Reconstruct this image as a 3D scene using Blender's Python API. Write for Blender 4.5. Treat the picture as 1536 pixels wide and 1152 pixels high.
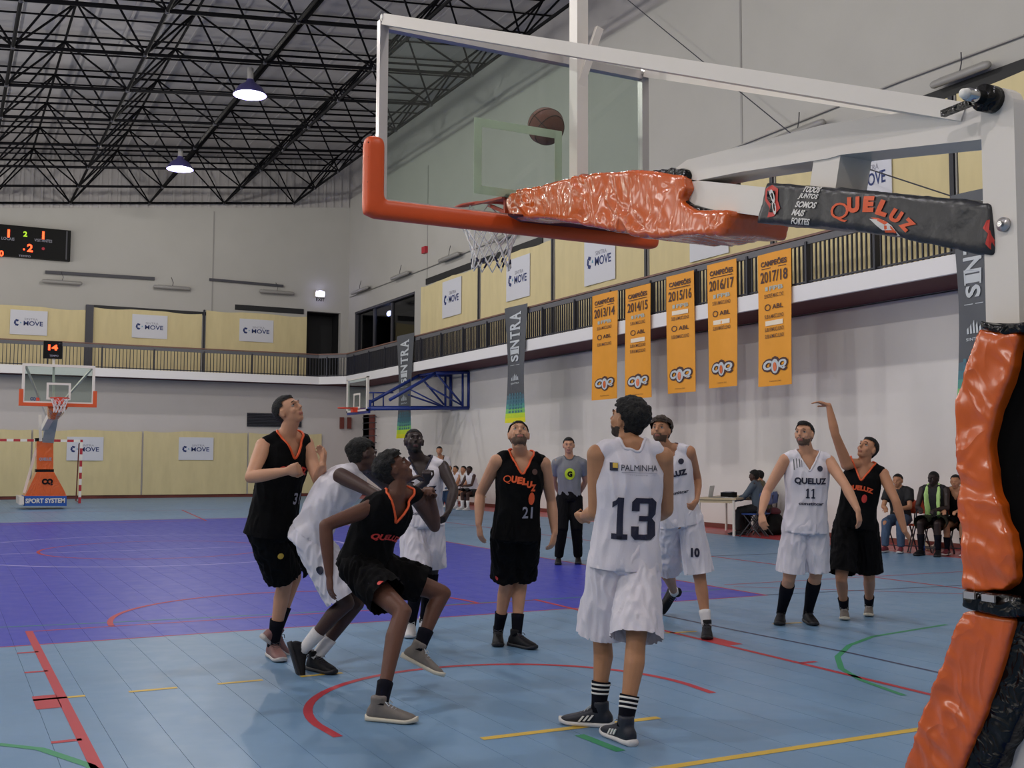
import bpy, bmesh, math, random
import numpy as np
from mathutils import Vector, Matrix, noise
from mathutils.bvhtree import BVHTree
random.seed(7)
SC = bpy.context.scene
COL = SC.collection
for o in list(bpy.data.objects): bpy.data.objects.remove(o)

# ------------------------------------------------------------------ camera, world, lights, exposure
F_PX = 1643.6
CAM = np.array([-3.1897, -4.5442, 1.4869])
YAW, PITCH, ROLL = .4785, .069, .0044
FW = np.array([math.sin(YAW)*math.cos(PITCH), math.cos(YAW)*math.cos(PITCH), math.sin(PITCH)])
R0 = np.array([math.cos(YAW), -math.sin(YAW), 0.]); U0 = np.cross(R0, FW)
RT = R0*math.cos(ROLL)+U0*math.sin(ROLL); UP = -R0*math.sin(ROLL)+U0*math.cos(ROLL)
cd = bpy.data.cameras.new('camera'); cam = bpy.data.objects.new('camera', cd); COL.objects.link(cam)
cd.sensor_width = 36; cd.lens = 36*F_PX/1536; cd.clip_end = 200; cd.clip_start = .05
cam.matrix_world = Matrix(((RT[0], UP[0], -FW[0], CAM[0]), (RT[1], UP[1], -FW[1], CAM[1]), (RT[2], UP[2], -FW[2], CAM[2]), (0, 0, 0, 1)))
SC.camera = cam
SC.view_settings.view_transform = 'Standard'; SC.view_settings.look = 'None'
SC.view_settings.gamma = 1; SC.view_settings.use_curve_mapping = False
SC.view_settings.exposure = -0.53
w = bpy.data.worlds.new('hall_air'); SC.world = w; w.use_nodes = True
w.node_tree.nodes['Background'].inputs[0].default_value = (.5, .55, .7, 1)
w.node_tree.nodes['Background'].inputs[1].default_value = .25
LAMP_X = (2.75, -6.3)
LAMP_Y = (28.0, 19.7, 11.4, 3.1, -5.2)
LAMP_POWER = 790.0
LAMP_COL = (1.0, .95, .86)
def lamp_light(x, y, z, power=None, size=.42, col=LAMP_COL):
    l = bpy.data.lights.new('bay_light', 'POINT'); l.shadow_soft_size = .16
    l.energy = power or LAMP_POWER; l.color = col
    o = bpy.data.objects.new('bay_light', l); o.location = (x, y, z); COL.objects.link(o); return o

# invented fill lights, unseen on the left side, brightening the roof and upper walls
for yy in (2, 14, 26, 36):
    l = bpy.data.lights.new('roof_fill', 'AREA'); l.shape = 'RECTANGLE'; l.size = 1.0; l.size_y = 8; l.energy = 650; l.color = (1, .96, .9)
    o = bpy.data.objects.new('roof_fill', l); o.location = (-11.5, yy, 5.2); o.rotation_euler = (0, math.radians(-(180-38)), 0); COL.objects.link(o)

# ------------------------------------------------------------------ helpers
def ray(px, py): return FW + RT*(px-768)/F_PX + UP*(576-py)/F_PX
def W(px, py, d): return CAM + ray(px, py)*d
def on(px, py, ax, v):
    r = ray(px, py); return CAM + r*((v-CAM[ax])/r[ax])
def lin(c):
    return tuple((x/12.92 if x <= .04045 else ((x+.055)/1.055)**2.4) for x in [v/255 for v in c])
def mat(name, c, rough=.6, metal=0., noise_amt=0., nscale=20., bump=0., bscale=60., emit=0., spec=.5, coat=0., vary=None, stretch=(1, 1, 1), ridge=False):
    m = bpy.data.materials.new(name); m.use_nodes = True; n = m.node_tree.nodes; L = m.node_tree.links
    b = n['Principled BSDF']; col = (*lin(c), 1)
    b.inputs['Base Color'].default_value = col; b.inputs['Roughness'].default_value = rough; b.inputs['Metallic'].default_value = metal
    b.inputs['Specular IOR Level'].default_value = spec; b.inputs['Coat Weight'].default_value = coat
    b.inputs['Coat Roughness'].default_value = .15
    tc = n.new('ShaderNodeTexCoord'); mp = n.new('ShaderNodeMapping'); mp.inputs['Scale'].default_value = stretch
    L.new(tc.outputs['Object'], mp.inputs[0])
    if emit: b.inputs['Emission Color'].default_value = col; b.inputs['Emission Strength'].default_value = emit
    if noise_amt:
        t = n.new('ShaderNodeTexNoise'); t.inputs['Scale'].default_value = nscale; t.inputs['Detail'].default_value = 4
        L.new(mp.outputs[0], t.inputs['Vector'])
        mx = n.new('ShaderNodeMix'); mx.data_type = 'RGBA'
        c2 = vary or tuple(v*(1-noise_amt) for v in c)
        mx.inputs['A'].default_value = col; mx.inputs['B'].default_value = (*lin(c2), 1)
        L.new(t.outputs['Fac'], mx.inputs['Factor']); L.new(mx.outputs['Result'], b.inputs['Base Color'])
    if bump:
        t2 = n.new('ShaderNodeTexNoise'); t2.inputs['Scale'].default_value = bscale; t2.inputs['Detail'].default_value = 3
        L.new(mp.outputs[0], t2.inputs['Vector'])
        bp = n.new('ShaderNodeBump'); bp.inputs['Strength'].default_value = bump; bp.inputs['Distance'].default_value = .02
        h = t2.outputs['Fac']
        if ridge:       # sharp creases, as in crumpled vinyl
            t2.inputs['Distortion'].default_value = .8; t2.inputs['Detail'].default_value = 2
            q1 = n.new('ShaderNodeMath'); q1.operation = 'SUBTRACT'; q1.inputs[1].default_value = .5; L.new(h, q1.inputs[0])
            q2 = n.new('ShaderNodeMath'); q2.operation = 'ABSOLUTE'; L.new(q1.outputs[0], q2.inputs[0])
            q3 = n.new('ShaderNodeMath'); q3.operation = 'MULTIPLY'; q3.inputs[1].default_value = -3; L.new(q2.outputs[0], q3.inputs[0]); h = q3.outputs[0]
        L.new(h, bp.inputs['Height']); L.new(bp.outputs[0], b.inputs['Normal'])
    return m
def glassmat(name, tint, refl=.06):
    m = bpy.data.materials.new(name); m.use_nodes = True; n = m.node_tree.nodes; L = m.node_tree.links
    out = n['Material Output']; n.remove(n['Principled BSDF'])
    t = n.new('ShaderNodeBsdfTransparent'); t.inputs[0].default_value = (*tint, 1)
    g = n.new('ShaderNodeBsdfGlossy'); g.inputs['Roughness'].default_value = .03
    lw = n.new('ShaderNodeLayerWeight'); lw.inputs[0].default_value = .5
    pw = n.new('ShaderNodeMath'); pw.operation = 'POWER'; pw.inputs[1].default_value = 5; L.new(lw.outputs['Facing'], pw.inputs[0])
    f = n.new('ShaderNodeMath'); f.operation = 'MULTIPLY_ADD'; f.inputs[1].default_value = .8; f.inputs[2].default_value = .035; L.new(pw.outputs[0], f.inputs[0])
    mx = n.new('ShaderNodeMixShader'); L.new(f.outputs[0], mx.inputs[0]); L.new(t.outputs[0], mx.inputs[1]); L.new(g.outputs[0], mx.inputs[2])
    L.new(mx.outputs[0], out.inputs[0]); return m

class MB:
    """collects primitives, links them as ONE mesh object"""
    def __init__(s): s.v = []; s.f = []; s.mi = []; s.cur = 0
    def add(s, vs, fs):
        o = len(s.v); s.v += [tuple(map(float, p)) for p in vs]
        for f in fs: s.f.append(tuple(i+o for i in f)); s.mi.append(s.cur)
        return s
    def box(s, a, b):
        x0, y0, z0 = a; x1, y1, z1 = b
        return s.add([(x0,y0,z0),(x1,y0,z0),(x1,y1,z0),(x0,y1,z0),(x0,y0,z1),(x1,y0,z1),(x1,y1,z1),(x0,y1,z1)],
                     [(3,2,1,0),(4,5,6,7),(0,1,5,4),(1,2,6,5),(2,3,7,6),(3,0,4,7)])
    def obox(s, c, u, v, w):
        c, u, v, w = map(np.array, (c, u, v, w))
        P = [c+a*u+b*v+d*w for d in (-1, 1) for a, b in ((-1,-1),(1,-1),(1,1),(-1,1))]
        return s.add(P, [(3,2,1,0),(4,5,6,7),(0,1,5,4),(1,2,6,5),(2,3,7,6),(3,0,4,7)])
    def bar(s, a, b, wx, wz=None, up=(0,0,1)):
        a = np.array(a, float); b = np.array(b, float); wz = wz or wx
        d = b-a; L = np.linalg.norm(d); d = d/L; up = np.array(up, float)
        if abs(d@up) > .98: up = np.array([1., 0, 0])
        r = np.cross(d, up); r /= np.linalg.norm(r); u = np.cross(r, d)
        return s.obox((a+b)/2, r*wx/2, d*L/2, u*wz/2)
    def loft(s, rings, n=14, caps=True, sq=1.0):
        """rings: (centre, u, v); sq<1 gives a squarer section"""
        vs = []
        for c, u, v in rings:
            c, u, v = np.array(c, float), np.array(u, float), np.array(v, float)
            for k in range(n):
                a = 2*math.pi*k/n; ca, sa = math.cos(a), math.sin(a)
                ca = math.copysign(abs(ca)**sq, ca); sa = math.copysign(abs(sa)**sq, sa)
                vs.append(c+u*ca+v*sa)
        fs = []
        for i in range(len(rings)-1):
            for k in range(n):
                k2 = (k+1) % n; fs.append((i*n+k, i*n+k2, (i+1)*n+k2, (i+1)*n+k))
        if caps:
            fs.append(tuple(range(n))[::-1]); fs.append(tuple((len(rings)-1)*n+k for k in range(n)))
        return s.add(vs, fs)
    def tube(s, pts, rad, n=8, caps=True, round_ends=False, flat=None):
        pts = [np.array(p, float) for p in pts]
        if not hasattr(rad, '__len__'): rad = [rad]*len(pts)
        rad = list(rad)
        if round_ends:
            d0 = pts[0]-pts[1]; d0 /= max(np.linalg.norm(d0), 1e-9); d1 = pts[-1]-pts[-2]; d1 /= max(np.linalg.norm(d1), 1e-9)
            pts = [pts[0]+d0*rad[0]*.95, pts[0]+d0*rad[0]*.7]+pts+[pts[-1]+d1*rad[-1]*.7, pts[-1]+d1*rad[-1]*.95]
            rad = [rad[0]*.3, rad[0]*.72]+rad+[rad[-1]*.72, rad[-1]*.3]
        rings = []; prev = None
        for i, p in enumerate(pts):
            d = pts[min(i+1, len(pts)-1)]-pts[max(i-1, 0)]; d = d/max(np.linalg.norm(d), 1e-9)
            if prev is None:
                a = np.array([0, 0, 1.]) if abs(d[2]) < .9 else np.array([1., 0, 0])
                u = np.cross(d, a)
            else: u = prev-d*(prev@d)
            u /= np.linalg.norm(u); prev = u; v = np.cross(d, u)
            r = rad[i]
            if isinstance(r, (tuple, list)): rings.append((p, u*r[0], v*r[1]))
            else: rings.append((p, u*r, v*r))
        return s.loft(rings, n, caps)
    def ell(s, c, ax, n=14, m=9):
        c = np.array(c, float); ax = [np.array(a, float) for a in ax]
        vs = [c-ax[2]]; 
        for j in range(1, m):
            t = math.pi*j/m-math.pi/2
            for k in range(n):
                a = 2*math.pi*k/n; vs.append(c+ax[0]*math.cos(t)*math.cos(a)+ax[1]*math.cos(t)*math.sin(a)+ax[2]*math.sin(t))
        vs.append(c+ax[2]); fs = []
        for k in range(n): fs.append((0, 1+(k+1) % n, 1+k))
        for j in range(m-2):
            for k in range(n): a = 1+j*n+k; b = 1+j*n+(k+1) % n; fs.append((a, b, b+n, a+n))
        t = len(vs)-1
        for k in range(n): fs.append((t-n+k, t-n+(k+1) % n, t))
        return s.add(vs, fs)
    def prism(s, pts, d):
        n = len(pts); d = np.array(d, float); P = [np.array(p, float) for p in pts]
        return s.add(P+[p+d for p in P], [tuple(range(n))[::-1], tuple(range(n, 2*n))]+[(i, (i+1) % n, n+(i+1) % n, n+i) for i in range(n)])
    def grid(s, fn, nu, nv):
        vs = [fn(i/nu, j/nv) for j in range(nv+1) for i in range(nu+1)]
        return s.add(vs, [(j*(nu+1)+i, j*(nu+1)+i+1, (j+1)*(nu+1)+i+1, (j+1)*(nu+1)+i) for j in range(nv) for i in range(nu)])
    def build(s, name, m, parent=None, smooth=False, fixn=True):
        me = bpy.data.meshes.new(name); me.from_pydata(s.v, [], s.f)
        if fixn:
            bm = bmesh.new(); bm.from_mesh(me); bmesh.ops.recalc_face_normals(bm, faces=bm.faces); bm.to_mesh(me); bm.free()
        ms = m if isinstance(m, (list, tuple)) else [m]
        for q in ms: me.materials.append(q)
        if len(ms) > 1: me.polygons.foreach_set('material_index', s.mi)
        if smooth: me.polygons.foreach_set('use_smooth', [True]*len(me.polygons))
        o = bpy.data.objects.new(name, me); COL.objects.link(o)
        if parent: link_parent(o, parent)
        return o
def link_parent(o, parent):
    o.parent = parent
    o.matrix_parent_inverse = worldm(parent).inverted()
def worldm(o):
    return worldm(o.parent) @ o.matrix_parent_inverse @ o.matrix_basis if o.parent else o.matrix_basis.copy()
def empty(name, loc, label=None, cat=None, group=None):
    o = bpy.data.objects.new(name, None); o.location = tuple(map(float, loc)); o.empty_display_size = .1; COL.objects.link(o)
    return tag(o, label, cat, group)
def tag(o, label=None, cat=None, group=None, kind=None):
    if label: o['label'] = label
    if cat: o['category'] = cat
    if group: o['group'] = group
    if kind: o['kind'] = kind
    return o
def struct(o): o['kind'] = 'structure'; return o
def copy_tree(o, dx, parent=None, M=None):
    """copy a thing with its parts; M moves the copied root"""
    c = o.copy(); COL.objects.link(c)
    if parent: c.parent = parent; c.matrix_parent_inverse = o.matrix_parent_inverse
    else: c.matrix_basis = M @ o.matrix_basis if M else Matrix.Translation(dx) @ o.matrix_basis
    for ch in list(o.children): copy_tree(ch, dx, c)
    return c

_tc = {}
def text_polys(s, bold=.0, shear=0., res=3):
    """(verts2d normalised to unit box, faces) for a text"""
    k = (s, bold, shear)
    if k in _tc: return _tc[k]
    cu = bpy.data.curves.new('lettering', 'FONT'); cu.body = s; cu.size = 1; cu.offset = bold; cu.shear = shear; cu.resolution_u = res
    o = bpy.data.objects.new('lettering', cu); COL.objects.link(o)
    dg = bpy.context.evaluated_depsgraph_get(); me = o.evaluated_get(dg).to_mesh()
    V = np.array([v.co[:2] for v in me.vertices]) if len(me.vertices) else np.zeros((0, 2)); Fs = [tuple(p.vertices) for p in me.polygons]
    o.evaluated_get(dg).to_mesh_clear(); bpy.data.objects.remove(o); bpy.data.curves.remove(cu)
    mn, mx = V.min(0), V.max(0); V = (V-mn)/(mx-mn)
    ar = sum(abs(np.cross(V[f[1]]-V[f[0]], V[f[2]]-V[f[0]]))/2 for f in Fs if len(f) > 2)
    if ar < .15 and bold > .005: _tc[k] = text_polys(s, bold*.5 if bold > .02 else 0., shear, res); return _tc[k]
    _tc[k] = (V, Fs); return _tc[k]
def decal_flat(mb, polys, c, r, u, w, h, off=None, thick=0):
    V, Fs = polys; c, r, u = map(np.array, (c, r, u))
    P = [c+r*((x-.5)*w)+u*((y-.5)*h) for x, y in V]
    mb.add(P, Fs)
def text_on(s, c, r, u, w, h, m, parent, name='lettering', bold=.02, shear=0.):
    mb = MB(); decal_flat(mb, text_polys(s, bold, shear), c, r, u, w, h); return mb.build(name, m, parent, fixn=False)
def rects(L):
    V = []; Fs = []
    for q in L:
        o = len(V)
        if len(q) == 4 and not hasattr(q[0], '__len__'):
            a, b, c, d = q; V += [(a, b), (c, b), (c, d), (a, d)]; Fs.append((o, o+1, o+2, o+3))
        else: V += list(q); Fs.append(tuple(range(o, o+len(q))))
    V = np.array(V, float); mn, mx = V.min(0), V.max(0); V = (V-mn)/(mx-mn)
    return V, Fs

# ------------------------------------------------------------------ materials
M = {}
M['wall'] = mat('painted_wall', (184, 182, 178), .75, noise_amt=.06, nscale=.8, bump=.05, bscale=40)
M['wall_low'] = mat('painted_lower_wall', (232, 228, 226), .42, noise_amt=.05, nscale=1.2, bump=.03, bscale=10)
M['wall_far_low'] = mat('grey_lower_wall', (206, 200, 198), .7, noise_amt=.05, nscale=1.2)
M['roof'] = mat('roof_sheet', (190, 186, 186), .8, noise_amt=.15, nscale=.6)
M['truss'] = mat('black_truss_paint', (13, 13, 17), .85, spec=.12)
M['white'] = mat('white_paint', (228, 221, 214), .35, noise_amt=.03, nscale=6)
M['fascia'] = mat('white_fascia', (232, 230, 232), .6)
M['maroon'] = mat('maroon_soffit', (86, 32, 42), .7)
M['rail'] = mat('grey_rail', (92, 92, 98), .5)
M['railbrown'] = mat('brown_handrail', (118, 84, 74), .5)
M['railbar'] = mat('dark_rail_bar', (38, 40, 52), .5)
M['curtain'] = mat('cream_curtain', (226, 211, 164), .85, noise_amt=.08, nscale=5, bump=.35, bscale=5, stretch=(1, 1, .25))
M['poster'] = mat('poster_white', (214, 216, 226), .6)
M['navy'] = mat('navy_ink', (30, 50, 112), .6)
M['cyan'] = mat('cyan_ink', (96, 160, 190), .6)
M['greyink'] = mat('grey_ink', (150, 150, 165), .6)
M['black'] = mat('black_plastic', (7, 7, 9), .6, spec=.2)
M['blackcloth'] = mat('black_sheet_cloth', (14, 14, 17), .45, bump=.2, bscale=9)
M['orange'] = mat('orange_vinyl', (226, 98, 26), .2, noise_amt=.1, nscale=9, bump=.5, bscale=7, spec=.6, coat=.6, ridge=True, stretch=(1, 1, .55))
M['orangepad'] = mat('orange_pad_rubber', (222, 84, 28), .42, noise_amt=.06, nscale=9)
M['blackvinyl'] = mat('black_vinyl', (4, 4, 6), .25, bump=.5, bscale=16, spec=.35, ridge=True)
M['alu'] = mat('silver_alu', (196, 192, 192), .32, metal=.6)
M['chrome'] = mat('chrome', (200, 200, 200), .15, metal=1)
M['glass'] = glassmat('board_glass', (.80, .86, .83))
M['glassfar'] = glassmat('window_glass', (.35, .38, .42))
mk_ = bpy.data.materials.new('board_marking'); mk_.use_nodes = True; M['mark'] = mk_   # thin white film: light passes through it
n_ = mk_.node_tree.nodes; n_.remove(n_['Principled BSDF']); d_ = n_.new('ShaderNodeBsdfDiffuse'); t_ = n_.new('ShaderNodeBsdfTranslucent'); x_ = n_.new('ShaderNodeMixShader')
for q_ in (d_, t_): q_.inputs[0].default_value = (.82, .84, .74, 1)
x_.inputs[0].default_value = .55; mk_.node_tree.links.new(d_.outputs[0], x_.inputs[1]); mk_.node_tree.links.new(t_.outputs[0], x_.inputs[2]); mk_.node_tree.links.new(x_.outputs[0], n_['Material Output'].inputs[0])
M['rim'] = mat('rim_paint', (214, 62, 34), .35)
M['net'] = mat('net_cord', (232, 230, 230), .8)
M['netdark'] = mat('net_cord_navy', (30, 32, 70), .8)
M['ball'] = mat('basketball_leather', (118, 62, 50), .6, bump=.5, bscale=220)
M['seam'] = mat('ball_seam', (24, 16, 16), .6)
M['banner'] = mat('amber_banner', (240, 160, 34), .55, noise_amt=.05, nscale=4, bump=.2, bscale=3)
M['bandark'] = mat('banner_ink', (74, 44, 40), .6)
M['banpale'] = mat('banner_pale_ink', (176, 186, 178), .6)
M['banwhite'] = mat('banner_white_ink', (240, 226, 205), .6)
M['bangrey'] = mat('slate_banner', (82, 86, 94), .5, noise_amt=.1, nscale=3)
M['silverink'] = mat('silver_ink', (196, 202, 208), .5)
M['red'] = mat('red_paint', (178, 42, 56), .5)
M['yellow'] = mat('yellow_paint', (206, 172, 66), .5)
M['greenp'] = mat('green_paint', (48, 140, 96), .5)
M['blackp'] = mat('dark_line_paint', (60, 62, 92), .5)
M['whitep'] = mat('white_line_paint', (176, 170, 226), .5)
M['blue'] = mat('blue_steel', (30, 52, 128), .4)
M['basered'] = mat('base_blue_board', (28, 84, 172), .45)
M['ledred'] = mat('led_red', (255, 70, 30), .5, emit=5)
M['ledgreen'] = mat('led_green', (150, 190, 30), .5, emit=1.6)
M['lampglow'] = mat('lamp_glow', (205, 205, 255), .5, emit=30)
M['lamphood'] = mat('lamp_hood', (70, 66, 120), .4)
M['darkwin'] = mat('dark_room', (26, 27, 30), .6)
M['grille'] = mat('grille_metal', (66, 66, 74), .6)
M['brown'] = mat('brown_wood', (112, 52, 44), .5)
M['wood'] = mat('pale_table_wood', (202, 182, 150), .5, noise_amt=.1, nscale=8)
M['greyfix'] = mat('fixture_grey', (150, 148, 146), .4)
M['paper'] = mat('white_paper', (232, 230, 226), .7)
M['chairblue'] = mat('blue_plastic', (44, 72, 140), .4)
M['chairorange'] = mat('orange_plastic', (206, 82, 46), .45)
M['towel'] = mat('lime_towel', (186, 224, 140), .95, bump=.4, bscale=80)
M['bottle'] = glassmat('clear_bottle', (.75, .85, .95))
# ------------------------------------------------------------------ setting
XL, XR, YN, YFL, YU = -13.5, 12.2, -10.0, 38.3, 40.5      # room limits
XG, YG, ZG0, ZG1, ZR = 10.8, 37.3, 4.42, 4.72, 5.58       # gallery edge, slab and rail heights
def roof_z(x): return 11.05+.112*(x+1.0)
def court_mat():
    m = bpy.data.materials.new('court_tiles'); m.use_nodes = True; n = m.node_tree.nodes; L = m.node_tree.links
    b = n['Principled BSDF']; b.inputs['Roughness'].default_value = .3; b.inputs['Specular IOR Level'].default_value = .4
    g = n.new('ShaderNodeNewGeometry'); s = n.new('ShaderNodeSeparateXYZ'); L.new(g.outputs['Position'], s.inputs[0])
    def cmp(sock, op, v):
        q = n.new('ShaderNodeMath'); q.operation = op; L.new(sock, q.inputs[0]); q.inputs[1].default_value = v; return q.outputs[0]
    def mul(a, c):
        q = n.new('ShaderNodeMath'); q.operation = 'MULTIPLY'; L.new(a, q.inputs[0]); L.new(c, q.inputs[1]); return q.outputs[0]
    X, Y = s.outputs[0], s.outputs[1]
    inb = mul(mul(cmp(X, 'GREATER_THAN', -5), cmp(X, 'LESS_THAN', 5)), mul(cmp(Y, 'GREATER_THAN', 5.05), cmp(Y, 'LESS_THAN', 23.1)))
    t = n.new('ShaderNodeTexNoise'); t.inputs['Scale'].default_value = .8; t.inputs['Detail'].default_value = 5; L.new(g.outputs['Position'], t.inputs['Vector'])
    def mix(f, a, c):
        q = n.new('ShaderNodeMix'); q.data_type = 'RGBA'; L.new(f, q.inputs['Factor'])
        for k, v in (('A', a), ('B', c)):
            if isinstance(v, tuple): q.inputs[k].default_value = (*lin(v), 1)
            else: L.new(v, q.inputs[k])
        return q.outputs['Result']
    base = mix(t.outputs['Fac'], (98, 136, 172), (122, 153, 184))
    blue = mix(t.outputs['Fac'], (50, 58, 176), (64, 72, 182))
    red = mix(t.outputs['Fac'], (176, 62, 66), (160, 52, 60))
    c = mix(inb, base, blue); c = mix(cmp(X, 'GREATER_THAN', 10.82), c, red)
    L.new(c, b.inputs['Base Color'])
    t2 = n.new('ShaderNodeTexNoise'); t2.inputs['Scale'].default_value = 5; L.new(g.outputs['Position'], t2.inputs['Vector'])
    mr = n.new('ShaderNodeMapRange'); mr.inputs[3].default_value = .3; mr.inputs[4].default_value = .5; L.new(t2.outputs['Fac'], mr.inputs[0]); L.new(mr.outputs[0], b.inputs['Roughness'])
    bp = n.new('ShaderNodeBump'); bp.inputs['Strength'].default_value = .06; bp.inputs['Distance'].default_value = .02; L.new(t2.outputs['Fac'], bp.inputs['Height']); L.new(bp.outputs[0], b.inputs['Normal'])
    return m
M['court'] = court_mat()
M['joint'] = mat('floor_joint', (92, 110, 128), .8)
floor = struct(MB().box((XL, YN, -.12), (XR, YFL+.1, -.004)).build('floor', M['joint']))
sx = np.arange(XL+.005, XR, .286)
for i, x in enumerate(sx):                      # the floor's long strips, each a piece with a recessed joint
    mb = MB(); x1 = min(x+.2835, XR); mb.box((x, YN, -.006), (x1, YFL, 0)); mb.build('floor_strip', M['court'], floor)
def line(pts, w, m, z=.0015, closed=False):
    pts = [np.array(p, float) for p in pts]; mb = MB(); vs = []
    n = len(pts)
    for i, p in enumerate(pts):
        d = pts[(i+1) % n if closed else min(i+1, n-1)]-pts[i-1 if closed else max(i-1, 0)]; d /= np.linalg.norm(d); q = np.array([-d[1], d[0]])*w/2
        vs += [(*(p+q), z), (*(p-q), z)]
    fs = [(2*i, 2*i+1, 2*i+3, 2*i+2) for i in range(n-1)]
    if closed: fs.append((2*n-2, 2*n-1, 1, 0))
    mb.add(vs, fs); return mb.build('court_line', m, floor)
def arc(c, r, a0, a1, n=40): return [(c[0]+r*math.cos(math.radians(a0+(a1-a0)*i/n)), c[1]+r*math.sin(math.radians(a0+(a1-a0)*i/n))) for i in range(n+1)]
line([(-2.475, -.0), (-2.475, 5.83)], .06, M['red']); line([(2.475, 0), (2.475, 5.83)], .05, M['red'])
line([(-2.5, 5.8), (2.5, 5.8)], .035, M['red'], .001)
line([(-5, 5.05), (5, 5.05)], .03, M['red'], .001)
line(arc((0, 5.83), 1.8, 0, 180), .05, M['red'], .002)
line([(-1.25, 1.2)]+arc((0, 1.5), 1.27, 180, 0)+[(1.25, 1.2)], .055, M['red'])
for s in (-1, 1):
    line([(s*2.5, 2.8), (s*2.64, 2.8)], .4, M['red'])
    for y in (1.75, 3.85, 4.7): line([(s*2.48, y), (s*2.63, y)], .05, M['red'])
for x in np.arange(-6.0, -.8, .56): line([(x, 2.88), (x+.3, 2.88)], .05, M['yellow'])
for x in (1.7, 2.4, 3.6): line([(x, 3.35), (x+.3, 3.3)], .045, M['yellow'])
line([(-.3, -.07), (9, -.09)], .06, M['yellow']); line([(-.58, .82), (.55, .8)], .06, M['yellow'])
line([(-.07, .66), (-.05, .28)], .06, M['greenp'])
line([(-5, 6.2), (-2.7, 6.17), (-1.7, 6.04), (-.38, 5.94), (4.9, 5.7)], .03, M['greenp'], .001)
line([(-3.6, 1.95), (-2.87, 1.83), (-2.69, 1.64), (-2.5, 1.2), (-2.42, .6)], .05, M['greenp'])
line([(2.3, .6), (2.42, 1.09), (2.6, 1.46), (2.92, 1.83), (3.39, 2.18), (3.89, 2.42), (5.02, 2.63)], .045, M['greenp'])
line([(3.0, 5.0), (3.05, 3.23), (3.13, 1.9), (3.1, .3)], .035, M['blackp'])
line([(5.0, 5.08), (10.5, 4.5)], .03, M['blackp']); line([(5.2, 6.07), (10.7, 5.9)], .03, M['red']); line([(5.18, 5.87), (8.2, 3.2)], .025, M['red'])
line(arc((0, 14.4), 3.2, 0, 360, 72), .06, M['whitep']); line([(-5, 14.25), (5, 13.95)], .05, M['whitep'])
line(arc((0, 14.2), 1.8, 0, 360, 60), .05, M['red']); line([(-5, 23.1), (5, 23.1)], .05, M['red'])
line([(4.98, 5.05), (4.98, 23)], .04, M['red'], .001)
line([(-2.45, 22.2), (2.45, 22.2)], .05, M['red']); line([(2.47, 22.2), (3.0, 28)], .05, M['red'])
line([(5, 28), (-5, 28)], .05, M['red']); line([(7.5, 3), (7.5, 28)], .05, M['red'])
for y in (9.5, 17.5, 20.5): line([(5, y), (10.7, y-.4)], .04, M['blackp'])

def wallbox(n, a, b, m): return struct(MB().box(a, b).build(n, m))
wallbox('wall_right', (XR, YN, 0), (XR+.3, YU, ZG0+.02), M['wall_low'])
# upper right wall with the press-box opening near the corner and top edge following the roof
mb = MB(); zt = roof_z(XR)+.25
WY0, WY1, WZ0, WZ1 = 33.0, 39.7, 5.2, 7.72
mb.box((XR, YN, ZG0), (XR+.3, WY0, zt)); mb.box((XR, WY1, ZG0), (XR+.3, YU, zt)); mb.box((XR, WY0, ZG0), (XR+.3, WY1, WZ0)); mb.box((XR, WY0, WZ1), (XR+.3, WY1, zt))
wall_ru = struct(mb.build('wall_right_upper', M['wall']))
wallbox('wall_far', (XL, YFL, 0), (XR, YFL+.3, ZG0+.02), M['wall_far_low'])
mb = MB()
def prof(x0, x1, z0): mb.prism([(x0, YU, z0), (x1, YU, z0), (x1, YU, roof_z(x1)-.12), (x0, YU, roof_z(x0)-.12)], (0, .3, 0))
DX0, DX1, DZ1 = 10.35, 11.85, 7.75              # dark doorway on the far gallery
prof(XL, DX0, ZG0); prof(DX1, XR, ZG0); prof(DX0, DX1, DZ1)
wall_fu = struct(mb.build('wall_far_upper', M['wall']))
wallbox('wall_left', (XL-.3, YN, 0), (XL, YU+.3, 11), M['wall']); wallbox('wall_near', (XL, YN-.3, 0), (XR+.3, YN, 13.5), M['wall'])
mb = MB(); RH = 2.0
mb.prism([(XL-.3, YN-.3, roof_z(XL)+RH), (XR+.6, YN-.3, roof_z(XR)+RH), (XR+.6, YN-.3, roof_z(XR)+RH+.2), (XL-.3, YN-.3, roof_z(XL)+RH+.2)], (0, YU-YN+1, 0))
for x in np.arange(XL, XR, .9):                # purlins / standing ribs under the sheets
    mb.bar((x, YN, roof_z(x)+RH-.03), (x, YU, roof_z(x)+RH-.03), .06, .08)
struct(mb.build('ceiling', M['roof']))
mb = MB(); mb.prism([(XL, YU+.05, roof_z(XL)-.15), (XR+.5, YU+.05, roof_z(XR)-.15), (XR+.5, YU+.05, roof_z(XR)+RH), (XL, YU+.05, roof_z(XL)+RH)], (0, .2, 0))
for x in np.arange(XL, XR, .35): mb.box((x, YU-.01, roof_z(x)-.12), (x+.1, YU+.06, roof_z(x)+RH))
struct(mb.build('trim_1', M['roof']))
mb = MB(); mb.box((XR+.1, YN, zt-.02), (XR+.4, YU+.2, zt+2.6)); struct(mb.build('trim_2', M['roof']))
mb = MB(); mb.box((XL-.3, YN, 10.5), (XL-.1, YU, roof_z(XL)+RH)); struct(mb.build('trim_3', M['roof']))
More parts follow.
